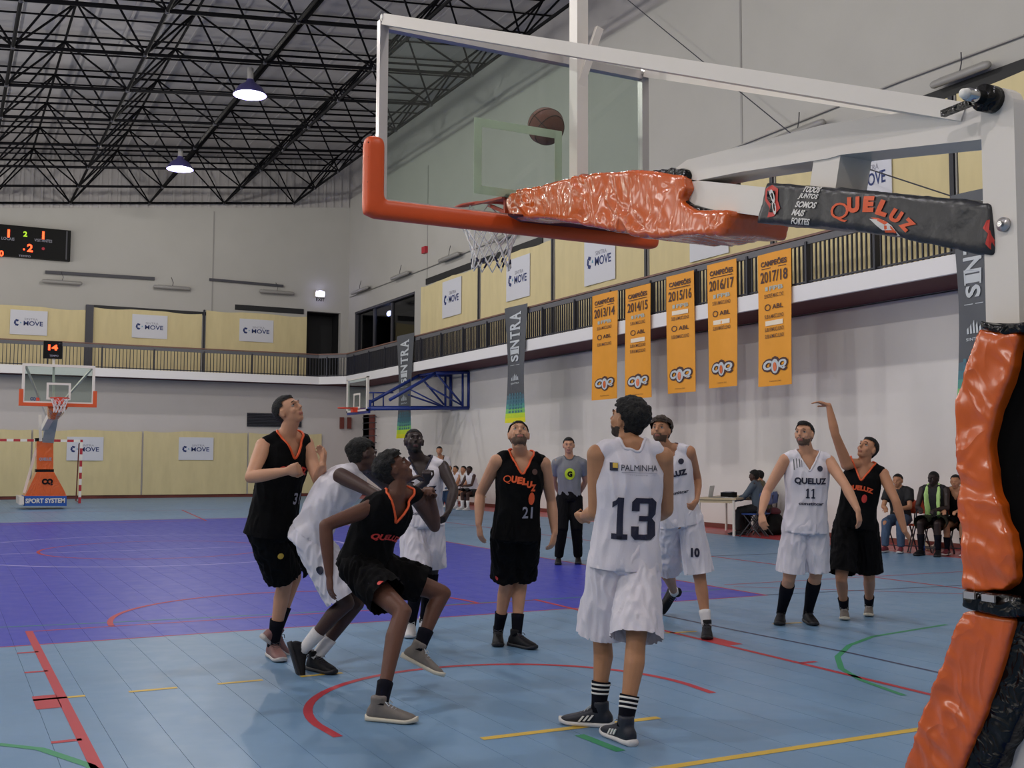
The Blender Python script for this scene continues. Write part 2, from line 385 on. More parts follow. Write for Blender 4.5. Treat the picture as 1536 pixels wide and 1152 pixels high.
# galleries
mb = MB(); mb.mi = []; mb.box((XG, YN, ZG0+.03), (XR, YU, ZG1-.01)); mb.box((XL, YG, ZG0+.03), (XG+.01, YU, ZG1-.01))
struct(mb.build('trim_4', M['maroon']))
mb = MB(); mb.box((XG-.08, YN, ZG0), (XG, YG-.9, ZG1)); mb.prism([(XG-.08, YG-.9, ZG0), (XG, YG-.9, ZG0), (XG-.9, YG, ZG0), (XG-.9, YG-.08, ZG0)], (0, 0, ZG1-ZG0))
mb.box((XL, YG-.08, ZG0), (XG-.9, YG, ZG1)); struct(mb.build('trim_5', M['fascia']))
mb = MB(); mb.prism([(XG-.04, YG-.9, ZG0+.03), (XG+.01, YG+.01, ZG0+.03), (XG-.9, YG-.04, ZG0+.03)], (0, 0, .2)); struct(mb.build('trim_6', M['maroon']))
mb = MB(); mb.box((XR-.02, YN, 0), (XR, YFL, .1)); struct(mb.build('baseboard_right', M['brown']))
mb = MB(); mb.box((XL, YFL-.02, 0), (XR-.03, YFL, .12)); struct(mb.build('baseboard_far', M['brown']))
# wall joints, seams and slots
n_trim = 7
def trim(a, b, m):
    global n_trim; o = struct(MB().box(a, b).build('trim_%d' % n_trim, m)); n_trim += 1; return o
for px, py in ((1112, 120), (642, 300), (320, 380)):
    if px > 400: y = on(px, py, 0, XR)[1]; trim((XR-.012, y-.03, 4.8), (XR+.01, y+.03, 12.2), M['greyfix'])
    else: x = on(px, py, 1, YU)[0]; trim((x-.03, YU-.012, 4.8), (x+.03, YU+.01, 11.6), M['greyfix'])
SLOT0, SLOT1 = 7.80, 8.02
ya, yb = on(640, 418, 0, XR)[1], on(815, 355, 0, XR)[1]
trim((XR-.04, yb, SLOT0), (XR+.02, ya, SLOT1), M['darkwin'])
trim((XR-.04, -6, SLOT0-.05), (XR+.02, 9.2, SLOT1), M['darkwin'])
trim((1.6, YU-.04, 7.28), (7.0, YU+.02, 7.42), M['darkwin']); trim((7.3, YU-.04, 7.6), (10.2, YU+.02, 7.82), M['darkwin'])

# railings: handrail, posts and bars along each gallery
def railing(name, label, p0, p1, n_bars, nearfirst, out):
    p0 = np.array(p0, float); p1 = np.array(p1, float); L = np.linalg.norm(p1-p0); d = (p1-p0)/L
    t = empty(name, (*p0, ZG1), label, 'railing')
    a = np.array([*p0, ZR]); b = np.array([*p1, ZR])
    MB().bar(a+[0, 0, -.07], b+[0, 0, -.07], .05, .12).build('top_rail', M['rail'], t)
    MB().bar(a+[0, 0, .02], b+[0, 0, .02], .09, .04).build('handrail', M['railbrown'], t)
    MB().bar([*p0, ZG1+.04], [*p1, ZG1+.04], .04, .03).build('bottom_rail', M['railbar'], t)
    sp = L/n_bars
    barm = MB().bar((0, 0, ZG1), (0, 0, ZR-.1), .035, .022, (1, 0, 0)).build('bar', M['railbar'], t)
    postm = MB().bar((0, 0, ZG1), (0, 0, ZR-.08), .12, .05, (1, 0, 0)).build('post', M['railbar'], t)
    protos = {0: barm, 1: postm}; firstused = {0: False, 1: False}; cnt = 0
    ang = math.atan2(d[1], d[0]); far = MB()
    for i in range(n_bars+1):
        p = p0+d*sp*i; k = 1 if i % 15 == 7 else 0
        if k == 0: cnt += 1
        if k == 0 and cnt > 290:
            far.bar((*p, ZG1), (*p, ZR-.1), .035, .022, (1, 0, 0)); continue
        o = protos[k]
        if firstused[k]: o = o.copy(); COL.objects.link(o)
        firstused[k] = True
        o.matrix_parent_inverse = Matrix.Identity(4)
        o.location = (p[0]-p0[0], p[1]-p0[1], -ZG1); o.rotation_euler = (0, 0, ang)
    if far.v: tag(far.build('bar_row', M['railbar'], t), kind='stuff')
railing('railing', 'long grey barred railing with brown handrail along the right gallery', (XG-.03, 3.2), (XG-.03, YG-.9), 300, True, 0)
railing('railing', 'short slanting length of railing where the two galleries meet', (XG-.05, YG-.9), (XG-.9, YG-.05), 10, True, 0)
railing('railing', 'far grey railing of the end gallery above the far basket', (XG-.9, YG-.03), (-7, YG-.03), 140, True, 0)

# curtains with fine folds
def curtain(label, a, b, z0, z1, nrm, group, seed, amp=.024):
    a = np.array(a, float); b = np.array(b, float); nrm = np.array(nrm, float); L = np.linalg.norm(b-a)
    nu = max(12, int(L*7)); nv = 10; rs = random.Random(seed); ph = rs.random()*9
    def f(u, v):
        p = a+(b-a)*u; s = u*L
        off = amp*(math.sin(s*9+ph+1.2*math.sin(s*1.7+v*2))*.5+math.sin(s*3.1+ph*2+v*1.5)*.6)*(1-.5*v)+.05
        sag = -.025*math.sin(u*math.pi*3)*(v > .95)-.02*abs(math.sin(u*L*2.2))*(v > .99)
        q = np.array([*p, z0+(z1-z0)*v+sag]); q[:2] += nrm*off; return q
    mb = MB().grid(f, nu, nv); o = mb.build('curtain', M['curtain'], smooth=True, fixn=False)
    tag(o, label, 'curtain', group); return o
def poster(label, c, r, u, w, h, n, group=None):
    c = np.array(c, float)+np.array(n)*0.0; r = np.array(r, float); u = np.array(u, float); n = np.array(n, float)
    t = empty('poster', c, label, 'poster', group)
    MB().obox(c, r*w/2, u*h/2, n*.008).build('sheet', M['poster'], t)
    f = c+n*.014
    text_on('MOVE', f+r*.12*w-u*.03*h, r, u, w*.52, h*.19, M['navy'], t, 'word', .018)
    text_on('SINTRA', f+r*.06*w+u*.14*h, r, u, w*.36, h*.09, M['greyink'], t, 'word', 0.)
    mb = MB()
    q = f-r*.29*w-u*.02*h
    for (dx, dy, sx, sy) in ((-.03, .09, .09, .05), (-.08, 0, .05, .09), (-.03, -.09, .09, .05)): mb.prism([q+r*w*(dx-sx*.6)+u*h*(dy-sy*.4), q+r*w*(dx+sx*.3)+u*h*(dy-sy), q+r*w*(dx+sx*.6)+u*h*(dy+sy*.4), q+r*w*(dx-sx*.3)+u*h*(dy+sy)], n*.003)
    mb.build('emblem', M['navy'], t)
    MB().prism([q+r*w*.05-u*h*.02, q+r*w*.1-u*h*.02, q+r*w*.07+u*h*.05], n*.004).build('emblem', M['cyan'], t)
nR = (-1., 0., 0.); nF = (0., -1., 0.)
seams = [on(px, py, 0, XR)[1] for px, py in ((633, 450), (723, 430), (834, 400), (975, 340), (1165, 280), (1437, 240))]+[4.2, -1.0, -6.0]
lab = ['cream curtain panel beside the dark gallery window', 'second cream curtain panel from the dark gallery window', 'cream curtain panel under the middle of the basket net', 'cream curtain panel behind the yellow title banners of the earliest seasons', 'cream curtain panel behind the orange padding of the hoop arm', 'cream curtain panel above the printed arm sleeve with radiating folds', 'cream curtain panel behind the white hoop post', 'cream curtain panel beyond the right edge of view']
for i in range(len(seams)-1):
    curtain(lab[i], (XR-.02, seams[i]-.06), (XR-.02, seams[i+1]+.06), ZG1+.05, SLOT0+.02 if i else SLOT0-.03, (-1, 0), 'curtains along the right gallery', i)
for y in seams[1:-1]:
    trim((XR-.09, y-.045, ZG1), (XR-.01, y-.015, SLOT0), M['greyfix']); trim((XR-.12, y+.0, ZG1), (XR-.01, y+.09, SLOT0), M['railbar'])
pl = ['white poster on the curtain nearest the dark gallery window', 'white poster on the second curtain from the gallery window', 'white poster half above the row of title banners, fully visible under the backboard pad', 'white poster partly hidden by the orange arm padding', 'white poster partly hidden by the slanting strut of the hoop arm']
for k, (x0, y0, x1, y1) in enumerate(((664, 422, 692, 471), (760, 388, 795, 446), (877, 362, 923, 415), (1035, 318, 1093, 372), (1268, 236, 1338, 300))):
    a = on(x0, (y0+y1)/2+3, 0, XR-.1); b = on(x1, (y0+y1)/2-3, 0, XR-.1); c = (a+b)/2; h = 1.27
    poster(pl[k], (XR-.105, c[1], c[2]), (0, -1, 0), (0, 0, 1), abs(a[1]-b[1]), h, nR)
fs = [-7.5, on(133, 500, 1, YU)[0]-4.6-0.0, on(133, 500, 1, YU)[0], on(305, 500, 1, YU)[0], on(462, 500, 1, YU)[0]]
fz = [7.1, 7.2, 7.33, 7.5]
fl = ['cream upper curtain at the left edge beyond the far gallery', 'cream upper curtain left of the far shot clock', 'cream upper curtain right of the far backboard, middle of the far gallery', 'cream upper curtain at the corner end of the far gallery']
for i in range(4):
    curtain(fl[i], (fs[i]+.08, YU-.02), (fs[i+1]-.08, YU-.02), ZG1+.05, fz[i], (0, -1), 'curtains of the far gallery', 20+i)
for k, (x0, x1, yc) in enumerate(((15, 71, 484), (198, 251, 490), (359, 410, 496))):
    a = on(x0, yc, 1, YU-.1); b = on(x1, yc, 1, YU-.1); c = (a+b)/2
    poster(['white poster on the upper far curtain above the far basket', 'white poster on the middle upper far curtain', 'white poster on the upper far curtain nearest the corner'][k], c, (1, 0, 0), (0, 0, 1), b[0]-a[0], .93, nF)
trim((fs[2]-.14, YU-.16, ZG1), (fs[2]+.14, YU-.03, 7.4), M['grille']); trim((fs[3]-.03, YU-.14, ZG1), (fs[3]+.03, YU-.03, 7.5), M['railbar'])
ls = [-7, -4.2, -.35, 3.45, 7.4, 10.4]
ll = ['cream lower curtain beyond the left edge of view', 'cream lower curtain behind the handball goal', 'cream lower curtain right of the far basket stand', 'cream lower curtain with a poster behind the tall player in black', 'cream lower curtain at the far corner, behind the crouching pair']
for i in range(5):
    curtain(ll[i], (ls[i]+.03, YFL-.02), (ls[i+1]-.03, YFL-.02), .12, 2.5, (0, -1), 'curtains low on the far wall', 40+i)
for k, (x0, x1, yc) in enumerate(((100, 155, 673), (268, 320, 673))):
    a = on(x0, yc, 1, YFL-.1); b = on(x1, yc, 1, YFL-.1); c = (a+b)/2
    poster(['white poster behind the red and white goal post', 'white poster low on the far wall between the goal and the tall player'][k], c, (1, 0, 0), (0, 0, 1), b[0]-a[0], .86, nF)
# dark gallery window (press box) and far doorway
mb = MB(); mb.box((XR+1.9, WY0, WZ0), (XR+2.0, WY1, WZ1)); mb.box((XR+.3, WY0-.1, WZ0-.1), (XR+2, WY0, WZ1)); mb.box((XR+.3, WY1, WZ0-.1), (XR+2, WY1+.1, WZ1)); mb.box((XR+.3, WY0, WZ1), (XR+2, WY1, WZ1+.1)); mb.box((XR+.3, WY0, WZ0-.1), (XR+2, WY1, WZ0))
struct(mb.build('wall_booth', M['darkwin']))
win = struct(MB().box((XR+.14, WY0, WZ0), (XR+.16, WY1, WZ1)).build('window_1', M['glassfar']))
mb = MB(); 
mb.box((XR+.02, WY0, WZ0), (XR+.18, WY0+.08, WZ1)); mb.box((XR+.02, WY1-.08, WZ0), (XR+.18, WY1, WZ1)); mb.box((XR+.02, WY0, WZ1-.08), (XR+.18, WY1, WZ1))
mb.build('window_frame', M['grille'], win)
for y in (35.6, 37.6): MB().box((XR+.08, y-.06, WZ0), (XR+.2, y+.06, WZ1)).build('mullion', M['grille'], win)
MB().box((XR-.1, WY0-.2, WZ0-.1), (XR+.2, WY1+.2, WZ0)).build('window_sill', M['curtain'], win)
mb = MB(); mb.box((DX0, YU+1.2, ZG1), (DX1, YU+1.3, DZ1)); mb.box((DX0-.1, YU+.3, ZG1), (DX0, YU+1.3, DZ1)); mb.box((DX1, YU+.3, ZG1), (DX1+.1, YU+1.3, DZ1)); mb.box((DX0, YU+.3, DZ1), (DX1, YU+1.3, DZ1+.1))
struct(mb.build('door_1', M['darkwin']))

# ------------------------------------------------------------------ space frame roof
MOD = 2.92; fr = empty('space_frame', (0, 20, 12), 'black tubular space frame holding up the hall roof', 'roof frame')
X0 = on(106, 288, 1, YU-.3)[0]-4*MOD; nx = 9; ny = 14; Y0 = YU-.35
bn = {}; tn = {}
for i in range(nx):
    for j in range(ny):
        x = X0+i*MOD
        if x > XR+.3: continue
        bn[i, j] = np.array([min(x, XR-.1), Y0-j*MOD, roof_z(x)])
for i in range(-1, nx):
    for j in range(-1, ny):
        x = X0+(i+.5)*MOD
        if x < XL or x > XR: continue
        tn[i, j] = np.array([x, Y0-(j+.5)*MOD+.0, roof_z(x)+1.72])
        if tn[i, j][1] > YU: tn[i, j][1] = YU-.05
def members(name, segs, r, m, keep=280, n=5):
    segs = [s for s in segs if s is not None]
    segs.sort(key=lambda s: np.linalg.norm((np.array(s[0])+s[1])/2-CAM-np.array([0, 9, 0])))
    proto = None; rest = MB()
    for k, (a, b) in enumerate(segs):
        d = b-a; L = np.linalg.norm(d)
        if k < keep:
            if proto is None:
                proto = MB().tube([(0, 0, 0), (0, 0, 1)], r, n, caps=False).build(name, m, fr, smooth=True); o = proto
            else: o = proto.copy(); COL.objects.link(o)
            o.parent = fr; o.matrix_parent_inverse = Matrix.Identity(4)
            q = Vector(d).to_track_quat('Z', 'Y')
            o.matrix_basis = Matrix.Translation(Vector(a)-fr.location) @ q.to_matrix().to_4x4() @ Matrix.Diagonal((1, 1, L, 1))
        else: rest.tube([a, b], r, n, caps=False)
    if rest.v: tag(rest.build(name+'_row', m, fr), kind='stuff')
S = []
for (i, j), p in bn.items():
    if (i+1, j) in bn: S.append((p, bn[i+1, j]))
    if (i, j+1) in bn: S.append((p, bn[i, j+1]))
members('bottom_chord', S, .046, M['truss'])
S = []
for (i, j), p in tn.items():
    if (i+1, j) in tn: S.append((p, tn[i+1, j]))
    if (i, j+1) in tn: S.append((p, tn[i, j+1]))
members('top_chord', S, .036, M['truss'])
S = []
for (i, j), p in bn.items():
    for di, dj in ((0, 0), (-1, 0), (0, -1), (-1, -1)):
        if (i+di, j+dj) in tn: S.append((p, tn[i+di, j+dj]))
members('diagonal', S, .029, M['truss'])
mb = MB()
for p in bn.values(): mb.ell(p, ((.075, 0, 0), (0, .075, 0), (0, 0, .075)), 6, 4)
tag(mb.build('node_ball', M['grille'], fr), kind='stuff')
# secondary purlins between (thin lines seen across the roof)
S = [(np.array([XL, Y0-(j+.5)*MOD/2*2, roof_z(XL)+1.9]), np.array([XR, Y0-(j+.5)*MOD, roof_z(XR)+1.9])) for j in range(ny)]
S += [(np.array([XL, Y0-j*MOD, roof_z(XL)+1.9]), np.array([XR, Y0-j*MOD, roof_z(XR)+1.9])) for j in range(ny)]
members('purlin', S, .026, M['truss'])

# high-bay lamps
def bay_lamp(x, y, z, label, first=[None]):
    zt = roof_z(x)
    if first[0] is None:
        t = empty('high_bay_lamp', (x, y, z), label, 'lamp', 'high bay lamps under the roof')
        mb = MB(); N = 24
        prof = [(.09, .42), (.12, .34), (.3, .22), (.42, .04), (.44, 0), (.42, .0), (.4, .04), (.28, .2), (.1, .32)]
        mb.loft([((x, y, z+h), (r, 0, 0), (0, r, 0)) for r, h in prof], N, caps=False)
        mb.build('reflector', M['lamphood'], t, True)
        MB().loft([((x, y, z+.42), (.08, 0, 0), (0, .08, 0)), ((x, y, z+.72), (.08, 0, 0), (0, .08, 0))], 12).build('ballast', M['greyfix'], t)
        mb = MB().ell((x, y, z+.07), ((.37, 0, 0), (0, .37, 0), (0, 0, .09)), 20, 8); mb.build('bulb', M['lampglow'], t, True)
        MB().tube([(x, y, z+.7), (x, y, zt)], .02, 6).build('hanger', M['truss'], t)
        first[0] = t
    else:
        t = copy_tree(first[0], Vector((x, y, z))-first[0].location); t['label'] = label
    t['label'] = label
names = {(0, 0): 'high bay lamp glowing violet-white, the lower and farther of the two', (0, 1): 'high bay lamp glowing violet-white, the higher and nearer of the two'}
for i, x in enumerate(LAMP_X):
    for j, y in enumerate(LAMP_Y):
        zz = 10.95 if i == 0 else 9.2
        if (i, j) == (0, 0): q = on(270, 254, 2, zz)
        elif (i, j) == (0, 1): q = on(375, 143, 2, zz)
        else: q = (x, y, zz)
        bay_lamp(q[0], q[1], zz, names.get((i, j), 'high bay lamp out of view in the %s row, number %s from the far end' % (('centre', 'left')[i], ('one', 'two', 'three', 'four', 'five')[j])))
        lamp_light(q[0], q[1], zz-.16)

# emergency lamp with sign near the far doorway, and the lamp inside the dark window
c = on(480, 441, 1, YU-.1)
t = empty('exit_lamp', c, 'glowing lamp with an EXIT sign above the dark doorway of the far gallery', 'lamp')
MB().obox(c+[0, .03, 0], (.2, 0, 0), (0, .07, 0), (0, 0, .13)).build('housing', M['white'], t)
MB().ell(c+[0, -.08, 0], ((.19, 0, 0), (0, .06, 0), (0, 0, .13)), 14, 8).build('glow_lens', M['lampglow'], t, True)
text_on('EXIT', c+[0, -.06, -.25], (1, 0, 0), (0, 0, 1), .38, .14, M['black'], t, 'word', .03)
c = on(577, 450, 0, XR+.6); c[2] = 7.42; c[1] = 37.2
t = empty('booth_lamp', c, 'glowing lamp behind the glass of the dark gallery window', 'lamp')
MB().obox(c+[.05, 0, .08], (.05, 0, 0), (0, .28, 0), (0, 0, .06)).build('housing', M['white'], t)
MB().ell(c, ((.06, 0, 0), (0, .26, 0), (0, 0, .11)), 14, 8).build('glow_lens', M['lampglow'], t, True)

# tube fixtures on both upper walls, cable above them
def fixture(label, c, r, n, L, group):
    c = np.array(c, float)+np.array(n)*.12; r = np.array(r, float); n = np.array(n, float)
    t = empty('tube_fixture', c, label, 'light fixture', group)
    MB().tube([c-r*L/2, c+r*L/2], .07, 10, round_ends=True).build('tube_cover', M['greyfix'], t, True)
    MB().obox(c+[0, 0, .06]-n*.10, r*L*.42, n*.10, (0, 0, .03)).build('bracket', M['greyfix'], t)
    MB().tube([c+[0, 0, .06], c+r*.04+[0, 0, .2], c-r*.03-n*.08+[0, 0, .42]], .012, 5).build('cable', M['grille'], t)
G = 'grey tube fixtures on the upper walls'
for lb, x0, y0, x1, y1 in (('grey tube fixture nearest the white hoop post', 1408, 127, 1488, 101), ('grey tube fixture above the slanting hoop beam', 1168, 208, 1240, 189), ('grey tube fixture seen beside the net, just above the dark slot', 664, 392, 692, 381),
    ('grey tube fixture left of the red alarm box', 592, 418, 616, 410), ('grey tube fixture in the corner above the dark window', 532, 440, 555, 432), ('grey tube fixture partly behind the net and board pad', 742, 362, 775, 351)):
    a = on(x0, y0, 0, XR-.1); b = on(x1, y1, 0, XR-.1); fixture(lb, (a+b)/2, (0, -1, 0), nR, abs(a[1]-b[1]), G)
for lb, x0, y0, x1, y1 in (('leftmost grey tube fixture on the far wall under the scoreboard', 65, 422, 120, 426), ('middle grey tube fixture on the far wall', 232, 430, 283, 434), ('right-hand grey tube fixture on the far wall', 390, 437, 438, 441)):
    a = on(x0, y0, 1, YU-.1); b = on(x1, y1, 1, YU-.1); fixture(lb, (a+b)/2, (1, 0, 0), nF, b[0]-a[0], G)
a = on(68, 408, 1, YU-.1); b = on(232, 418, 1, YU-.1); tag(MB().bar(a, b, .06, .12).build('cable_tray', M['grille']), 'dark cable tray on the far wall under the scoreboard', 'cable tray')
a = on(314, 419, 1, YU-.1); b = on(425, 429, 1, YU-.1); tag(MB().bar(a, b, .06, .1).build('cable_tray', M['grille']), 'dark cable tray on the far wall nearer the corner', 'cable tray')
pts = [on(px, py, 0, XR-.05) for px, py in ((1536, 55), (1350, 120), (1045, 240), (800, 320), (640, 385), (525, 437))]
zc = 8.42
tag(MB().tube([(XR-.05, p[1], zc+.02*((i % 2)*2-1)) for i, p in enumerate(pts)], .018, 5).build('conduit', M['greyfix']), 'thin conduit running above the tube fixtures of the right wall', 'conduit')
c = on(637, 375, 0, XR-.06); tag(MB().obox(c, (.06, 0, 0), (0, .16, 0), (0, 0, .12)).build('alarm_box', M['red']), 'small red alarm box high on the right wall', 'alarm box')
pts = [on(930, -10, 0, 10.7), on(1000, 48, 0, 10.7), on(1190, 203, 0, 10.72), on(1280, 246, 0, 10.72), on(1445, 300, 0, 10.74)]
tag(MB().tube(pts, .012, 5).build('steel_cable', M['grille']), 'thin sagging cable from the roof down to the gallery rail', 'cable')

# scoreboard on the far wall
p0 = on(-58, 334, 1, YU-.25); p1 = on(105, 393, 1, YU-.25)
z1, z0 = 10.2, 9.02; x0, x1 = p0[0], p1[0]; yb_ = YU-.28
sb = empty('scoreboard', ((x0+x1)/2, YU-.15, z0), 'black electronic scoreboard high on the far wall', 'scoreboard')
MB().box((x0, yb_, z0), (x1, YU-.02, z1)).build('case', M['black'], sb)
MB().box((x1-.17, yb_-.01, z0+.04), (x1-.12, yb_, z1-.04)).build('stripe', M['grille'], sb)
def sbt(s, px, py, w, h, m, nm='digit', bold=.03):
    c = on(px, py, 1, yb_-.012); text_on(s, (c[0], yb_-.012, c[2]-.0), (1, 0, 0), (0, 0, 1), w, h, m, sb, nm, bold)
for s, px, py, w, h, m in (('1', 13, 350, .08, .3, 'ledred'), ('1', 65, 353, .08, .3, 'ledred'), ('2', 38, 351, .14, .2, 'ledgreen'), ('2', 45, 372, .2, .3, 'ledred'), ('.', 36, 374, .07, .07, 'ledred'), ('0', 2, 380, .16, .22, 'ledred'), ('1', -12, 350, .08, .3, 'ledred')):
    sbt(s, px, py, w, h, M[m])
sbt('LOCAIS', 12, 358, .44, .11, M['greyink'], 'word', .01); sbt('VISITANTES', 65, 361, .62, .11, M['greyink'], 'word', .01); sbt('TEMPO', 37, 384, .42, .07, M['greyink'], 'word', .01)
MB().ell(on(65, 373, 1, yb_-.01), ((.06, 0, 0), (0, .02, 0), (0, 0, .06)), 10, 6).build('indicator_dot', M['red'], sb)
# ventilation grille low on the far wall
a = on(371, 619, 1, YFL-.06); b = on(452, 641, 1, YFL-.06)
g = empty('vent_grille', a, 'dark slatted vent grille on the far wall above the curtains', 'vent')
MB().box((a[0], YFL-.03, b[2]), (b[0], YFL, a[2])).build('backing', M['darkwin'], g)
for i in range(9):
    z = b[2]+(a[2]-b[2])*(i+.5)/9; MB().obox(((a[0]+b[0])/2, YFL-.06, z), ((b[0]-a[0])/2, 0, 0), (0, .03, .01), (0, -.004, .012)).build('slat', M['grille'], g)

# ------------------------------------------------------------------ wall banners
def banner(label, y0, y1, z0, z1, x=XG-.13, tilt=0., lines=(), group='amber champions banners on the gallery rail'):
    t = empty('title_banner', (x, (y0+y1)/2, z1), label, 'banner', group); w = abs(y0-y1); H = z1-z0
    def P(u, v, off=0):      # u: 0 = left in view (far), 1 = right; v: 0 bottom, 1 top
        return np.array([x-off+.02*math.sin(u*5+v*3+y0)*(1-v*.5), y0+(y1-y0)*u+tilt*(1-v)*H, z0+H*v+(u-.5)*.0])
    mb = MB().grid(lambda u, v: P(u, v), 8, 20); mb.grid(lambda u, v: P(u, v, -.006), 8, 20)
    mb.build('cloth', M['banner'], t, True, fixn=False)
    def put(s, u, v, w_, h_, m, nm='word', bold=.03, shear=.0):
        V, Fs = s if not isinstance(s, str) else text_polys(s, bold, shear)
        mb = MB(); mb.add([P(u+(a-.5)*w_, v+(b-.5)*h_, .012) for a, b in V], Fs); mb.build(nm, M[m], t, fixn=False)
    year, rows = lines
    put('CAMPEÕES', .5, .925, .78, .05, 'bandark', bold=.04); put(rects([(0, 0, 1, .1)]), .5, .885, .74, .006, 'bandark', 'rule')
    put(year, .5, .82, .82, .085, 'bandark', bold=.02)
    v = .73
    for s in rows:
        if s == 'F': put('FPB', .58, v, .42, .032, 'banpale', bold=.03); put(rects([(0, 0, 1, 1)]), .28, v, .09, .03, 'banpale', 'emblem'); v -= .055
        elif s == 'A':
            v -= .035; put('ABL', .62, v, .34, .034, 'bandark', bold=.02)
            put(rects([((.5+.5*math.cos(a), .5+.5*math.sin(a)), (.5+.5*math.cos(a+.6), .5+.5*math.sin(a+.6)), (.5+.36*math.cos(a+.6), .5+.36*math.sin(a+.6)), (.5+.36*math.cos(a), .5+.36*math.sin(a))) for a in np.arange(0, 6.2, .6283)]), .3, v, .2, .05, 'bandark', 'emblem'); v -= .07
        elif s == 'W': put(rects([(0, 0, 1, 1)]), .5, v, .56, .036, 'banwhite', 'strip'); v -= .048
        elif s: put(s, .5, v, .6, .03, 'bandark', bold=.005); v -= .05
    # club crest: C, ball, Q
    cr = .15
    for s, u, ww, hh, m1 in (('C', .28, .26, .1, 'bandark'), ('Q', .74, .28, .1, 'bandark')):
        put(s, u, cr+.005, ww+.08, hh, m1, 'crest', .12, .2)
        V, Fs = text_polys(s, .05, .2); mb = MB(); mb.add([P(u+(a-.5)*ww, cr+.005+(b-.5)*hh*.72, .02) for a, b in V], Fs); mb.build('crest', M['silverink'], t, fixn=False)
    circ = [(.5+.5*math.cos(a), .5+.5*math.sin(a)) for a in np.arange(0, 6.28, .5236)]
    put(rects([tuple(circ)]), .5, cr, .36, .14, 'bandark', 'crest')
    V, Fs = rects([tuple(circ)]); mb = MB(); mb.add([P(.5+(a-.5)*.24, cr-.005+(b-.5)*.11, .018) for a, b in V], Fs); mb.build('crest', M['silverink'], t, fixn=False)
    mb = MB(); mb.add([P(.5+(a-.5)*.12, cr-.01+(b-.5)*.07, .024) for a, b in V], Fs); mb.build('crest', M['orange'], t, fixn=False)
    put('FORMAÇÃO', .5, .035, .36, .012, 'bandark', 'word', 0)
s18 = 'SUB18 MASCULINO'; s16 = 'SUB16 MASCULINO'
BX = XG-.13
for lb, px0, px1, zt_, zb_, ln in (
    ('amber banner reading 2013/14, leftmost of the five', (888, 445), (926, 440), 5.45, 2.92, ('2013/14', ['F', s16, 'A', s18])),
    ('amber banner reading 2014/15, second from the left', (938, 436), (976, 430), 5.42, 2.88, ('2014/15', ['F', s16, 'A', 'W', s16, s18])),
    ('amber banner reading 2015/16, the middle one', (1000, 415), (1041, 407), 5.47, 2.92, ('2015/16', ['F', 'W', s16, 'A', s18])),
    ('amber banner reading 2016/17, second from the right', (1061, 400), (1104, 392), 5.5, 2.96, ('2016/17', ['F', s16, 'A', 'W', s18])),
    ('amber banner reading 2017/18, the rightmost and nearest', (1136, 385), (1186, 377), 5.44, 2.9, ('2017/18', ['F', 'SENIORES MASC. CN2', 'A', s16, 'W', s18, s16]))):
    a = on(*px0, 0, BX); b = on(*px1, 0, BX); banner(lb, a[1], b[1], zb_, zt_, BX, {0: -.0}.get(0), ln)
def sintra(label, y0, y1, z0, z1, x=XG-.15):
    t = empty('slate_banner', (x, (y0+y1)/2, z1), label, 'banner', 'slate city banners on the gallery rail'); H = z1-z0
    def P(u, v, off=0):
        return np.array([x-off+.03*math.sin(u*4+v*4), (y0+y1)/2+(y1-y0)*(u-.5)*(.82+.18*abs(2*v-1)**1.5), z0+H*v])
    mb = MB().grid(lambda u, v: P(u, .235+v*.765), 6, 20); mb.build('cloth', M['bangrey'], t, True, fixn=False)
    cols = [(226, 222, 30), (196, 220, 50), (120, 190, 110), (80, 150, 140), (70, 120, 135), (74, 104, 118)]
    for i, c in enumerate(cols):
        v0 = .04*i; v1 = v0+.04
        if ('grad%d' % i) not in M: M['grad%d' % i] = mat('banner_band_%d' % i, c, .55)
        MB().grid(lambda u, v: P(u, v0+(v1-v0)*v), 6, 2).build('band', M['grad%d' % i], t, True, fixn=False)
    mb = MB()
    for i in range(6):
        for k in range(5):
            mb.add([P(.14+k*.16+a, .085+i*.03+b, .012) for a, b in ((0, 0), (.08, 0), (.08, .017), (0, .017))], [(0, 1, 2, 3)])
    tag(mb.build('dot_pattern', M['grad4'], t, fixn=False), kind='stuff')
    # serif letters running up the cloth
    mb = MB(); v = .52
    for ch, adv in zip('SINTRA', (.066, .045, .085, .078, .08, .08)):
        V, Fs = text_polys(ch, .03); h = adv*.84; ww = .46
        mb.add([P(.5-(b-.5)*ww*1.0, v+a*h, .014) for a, b in V], Fs)
        if ch in 'INTRA':          # slab serifs at the feet
            for bb in ((0,), (0, 1))[ch in 'IN']:
                for aa in ((.5,) if ch in 'IT' else (.12, .88)):
                    hw = {'I': .7, 'N': .1}.get(ch, .2)
                    q = [(aa-hw, bb-.05), (aa+hw, bb-.05), (aa+hw, bb+.05), (aa-hw, bb+.05)]
                    mb.add([P(.5-(b-.5)*ww, v+min(max(a, -.25), 1.25)*h, .015) for a, b in q], [(0, 1, 2, 3)])
        v += adv
    mb.build('word', M['silverink'], t, fixn=False)
    mb = MB(); mb.add([P(.2+a*.6, .49+b, .013) for a, b in ((0, 0), (1, 0), (1, .003), (0, .003))], [(0, 1, 2, 3)])
    for k, (hh) in enumerate((.03, .045, .06, .05, .035)): mb.add([P(.26+k*.1+a*.07, .36+b*hh, .013) for a, b in ((0, 0), (1, 0), (.7, 1), (0, .7))], [(0, 1, 2, 3)])
    V, Fs = text_polys('SINTRA', .02); mb.add([P(.5+(a-.5)*.55, .335+(b-.5)*.014, .013) for a, b in V], Fs)
    mb.build('crest', M['silverink'], t, fixn=False)
SX = XG-.15
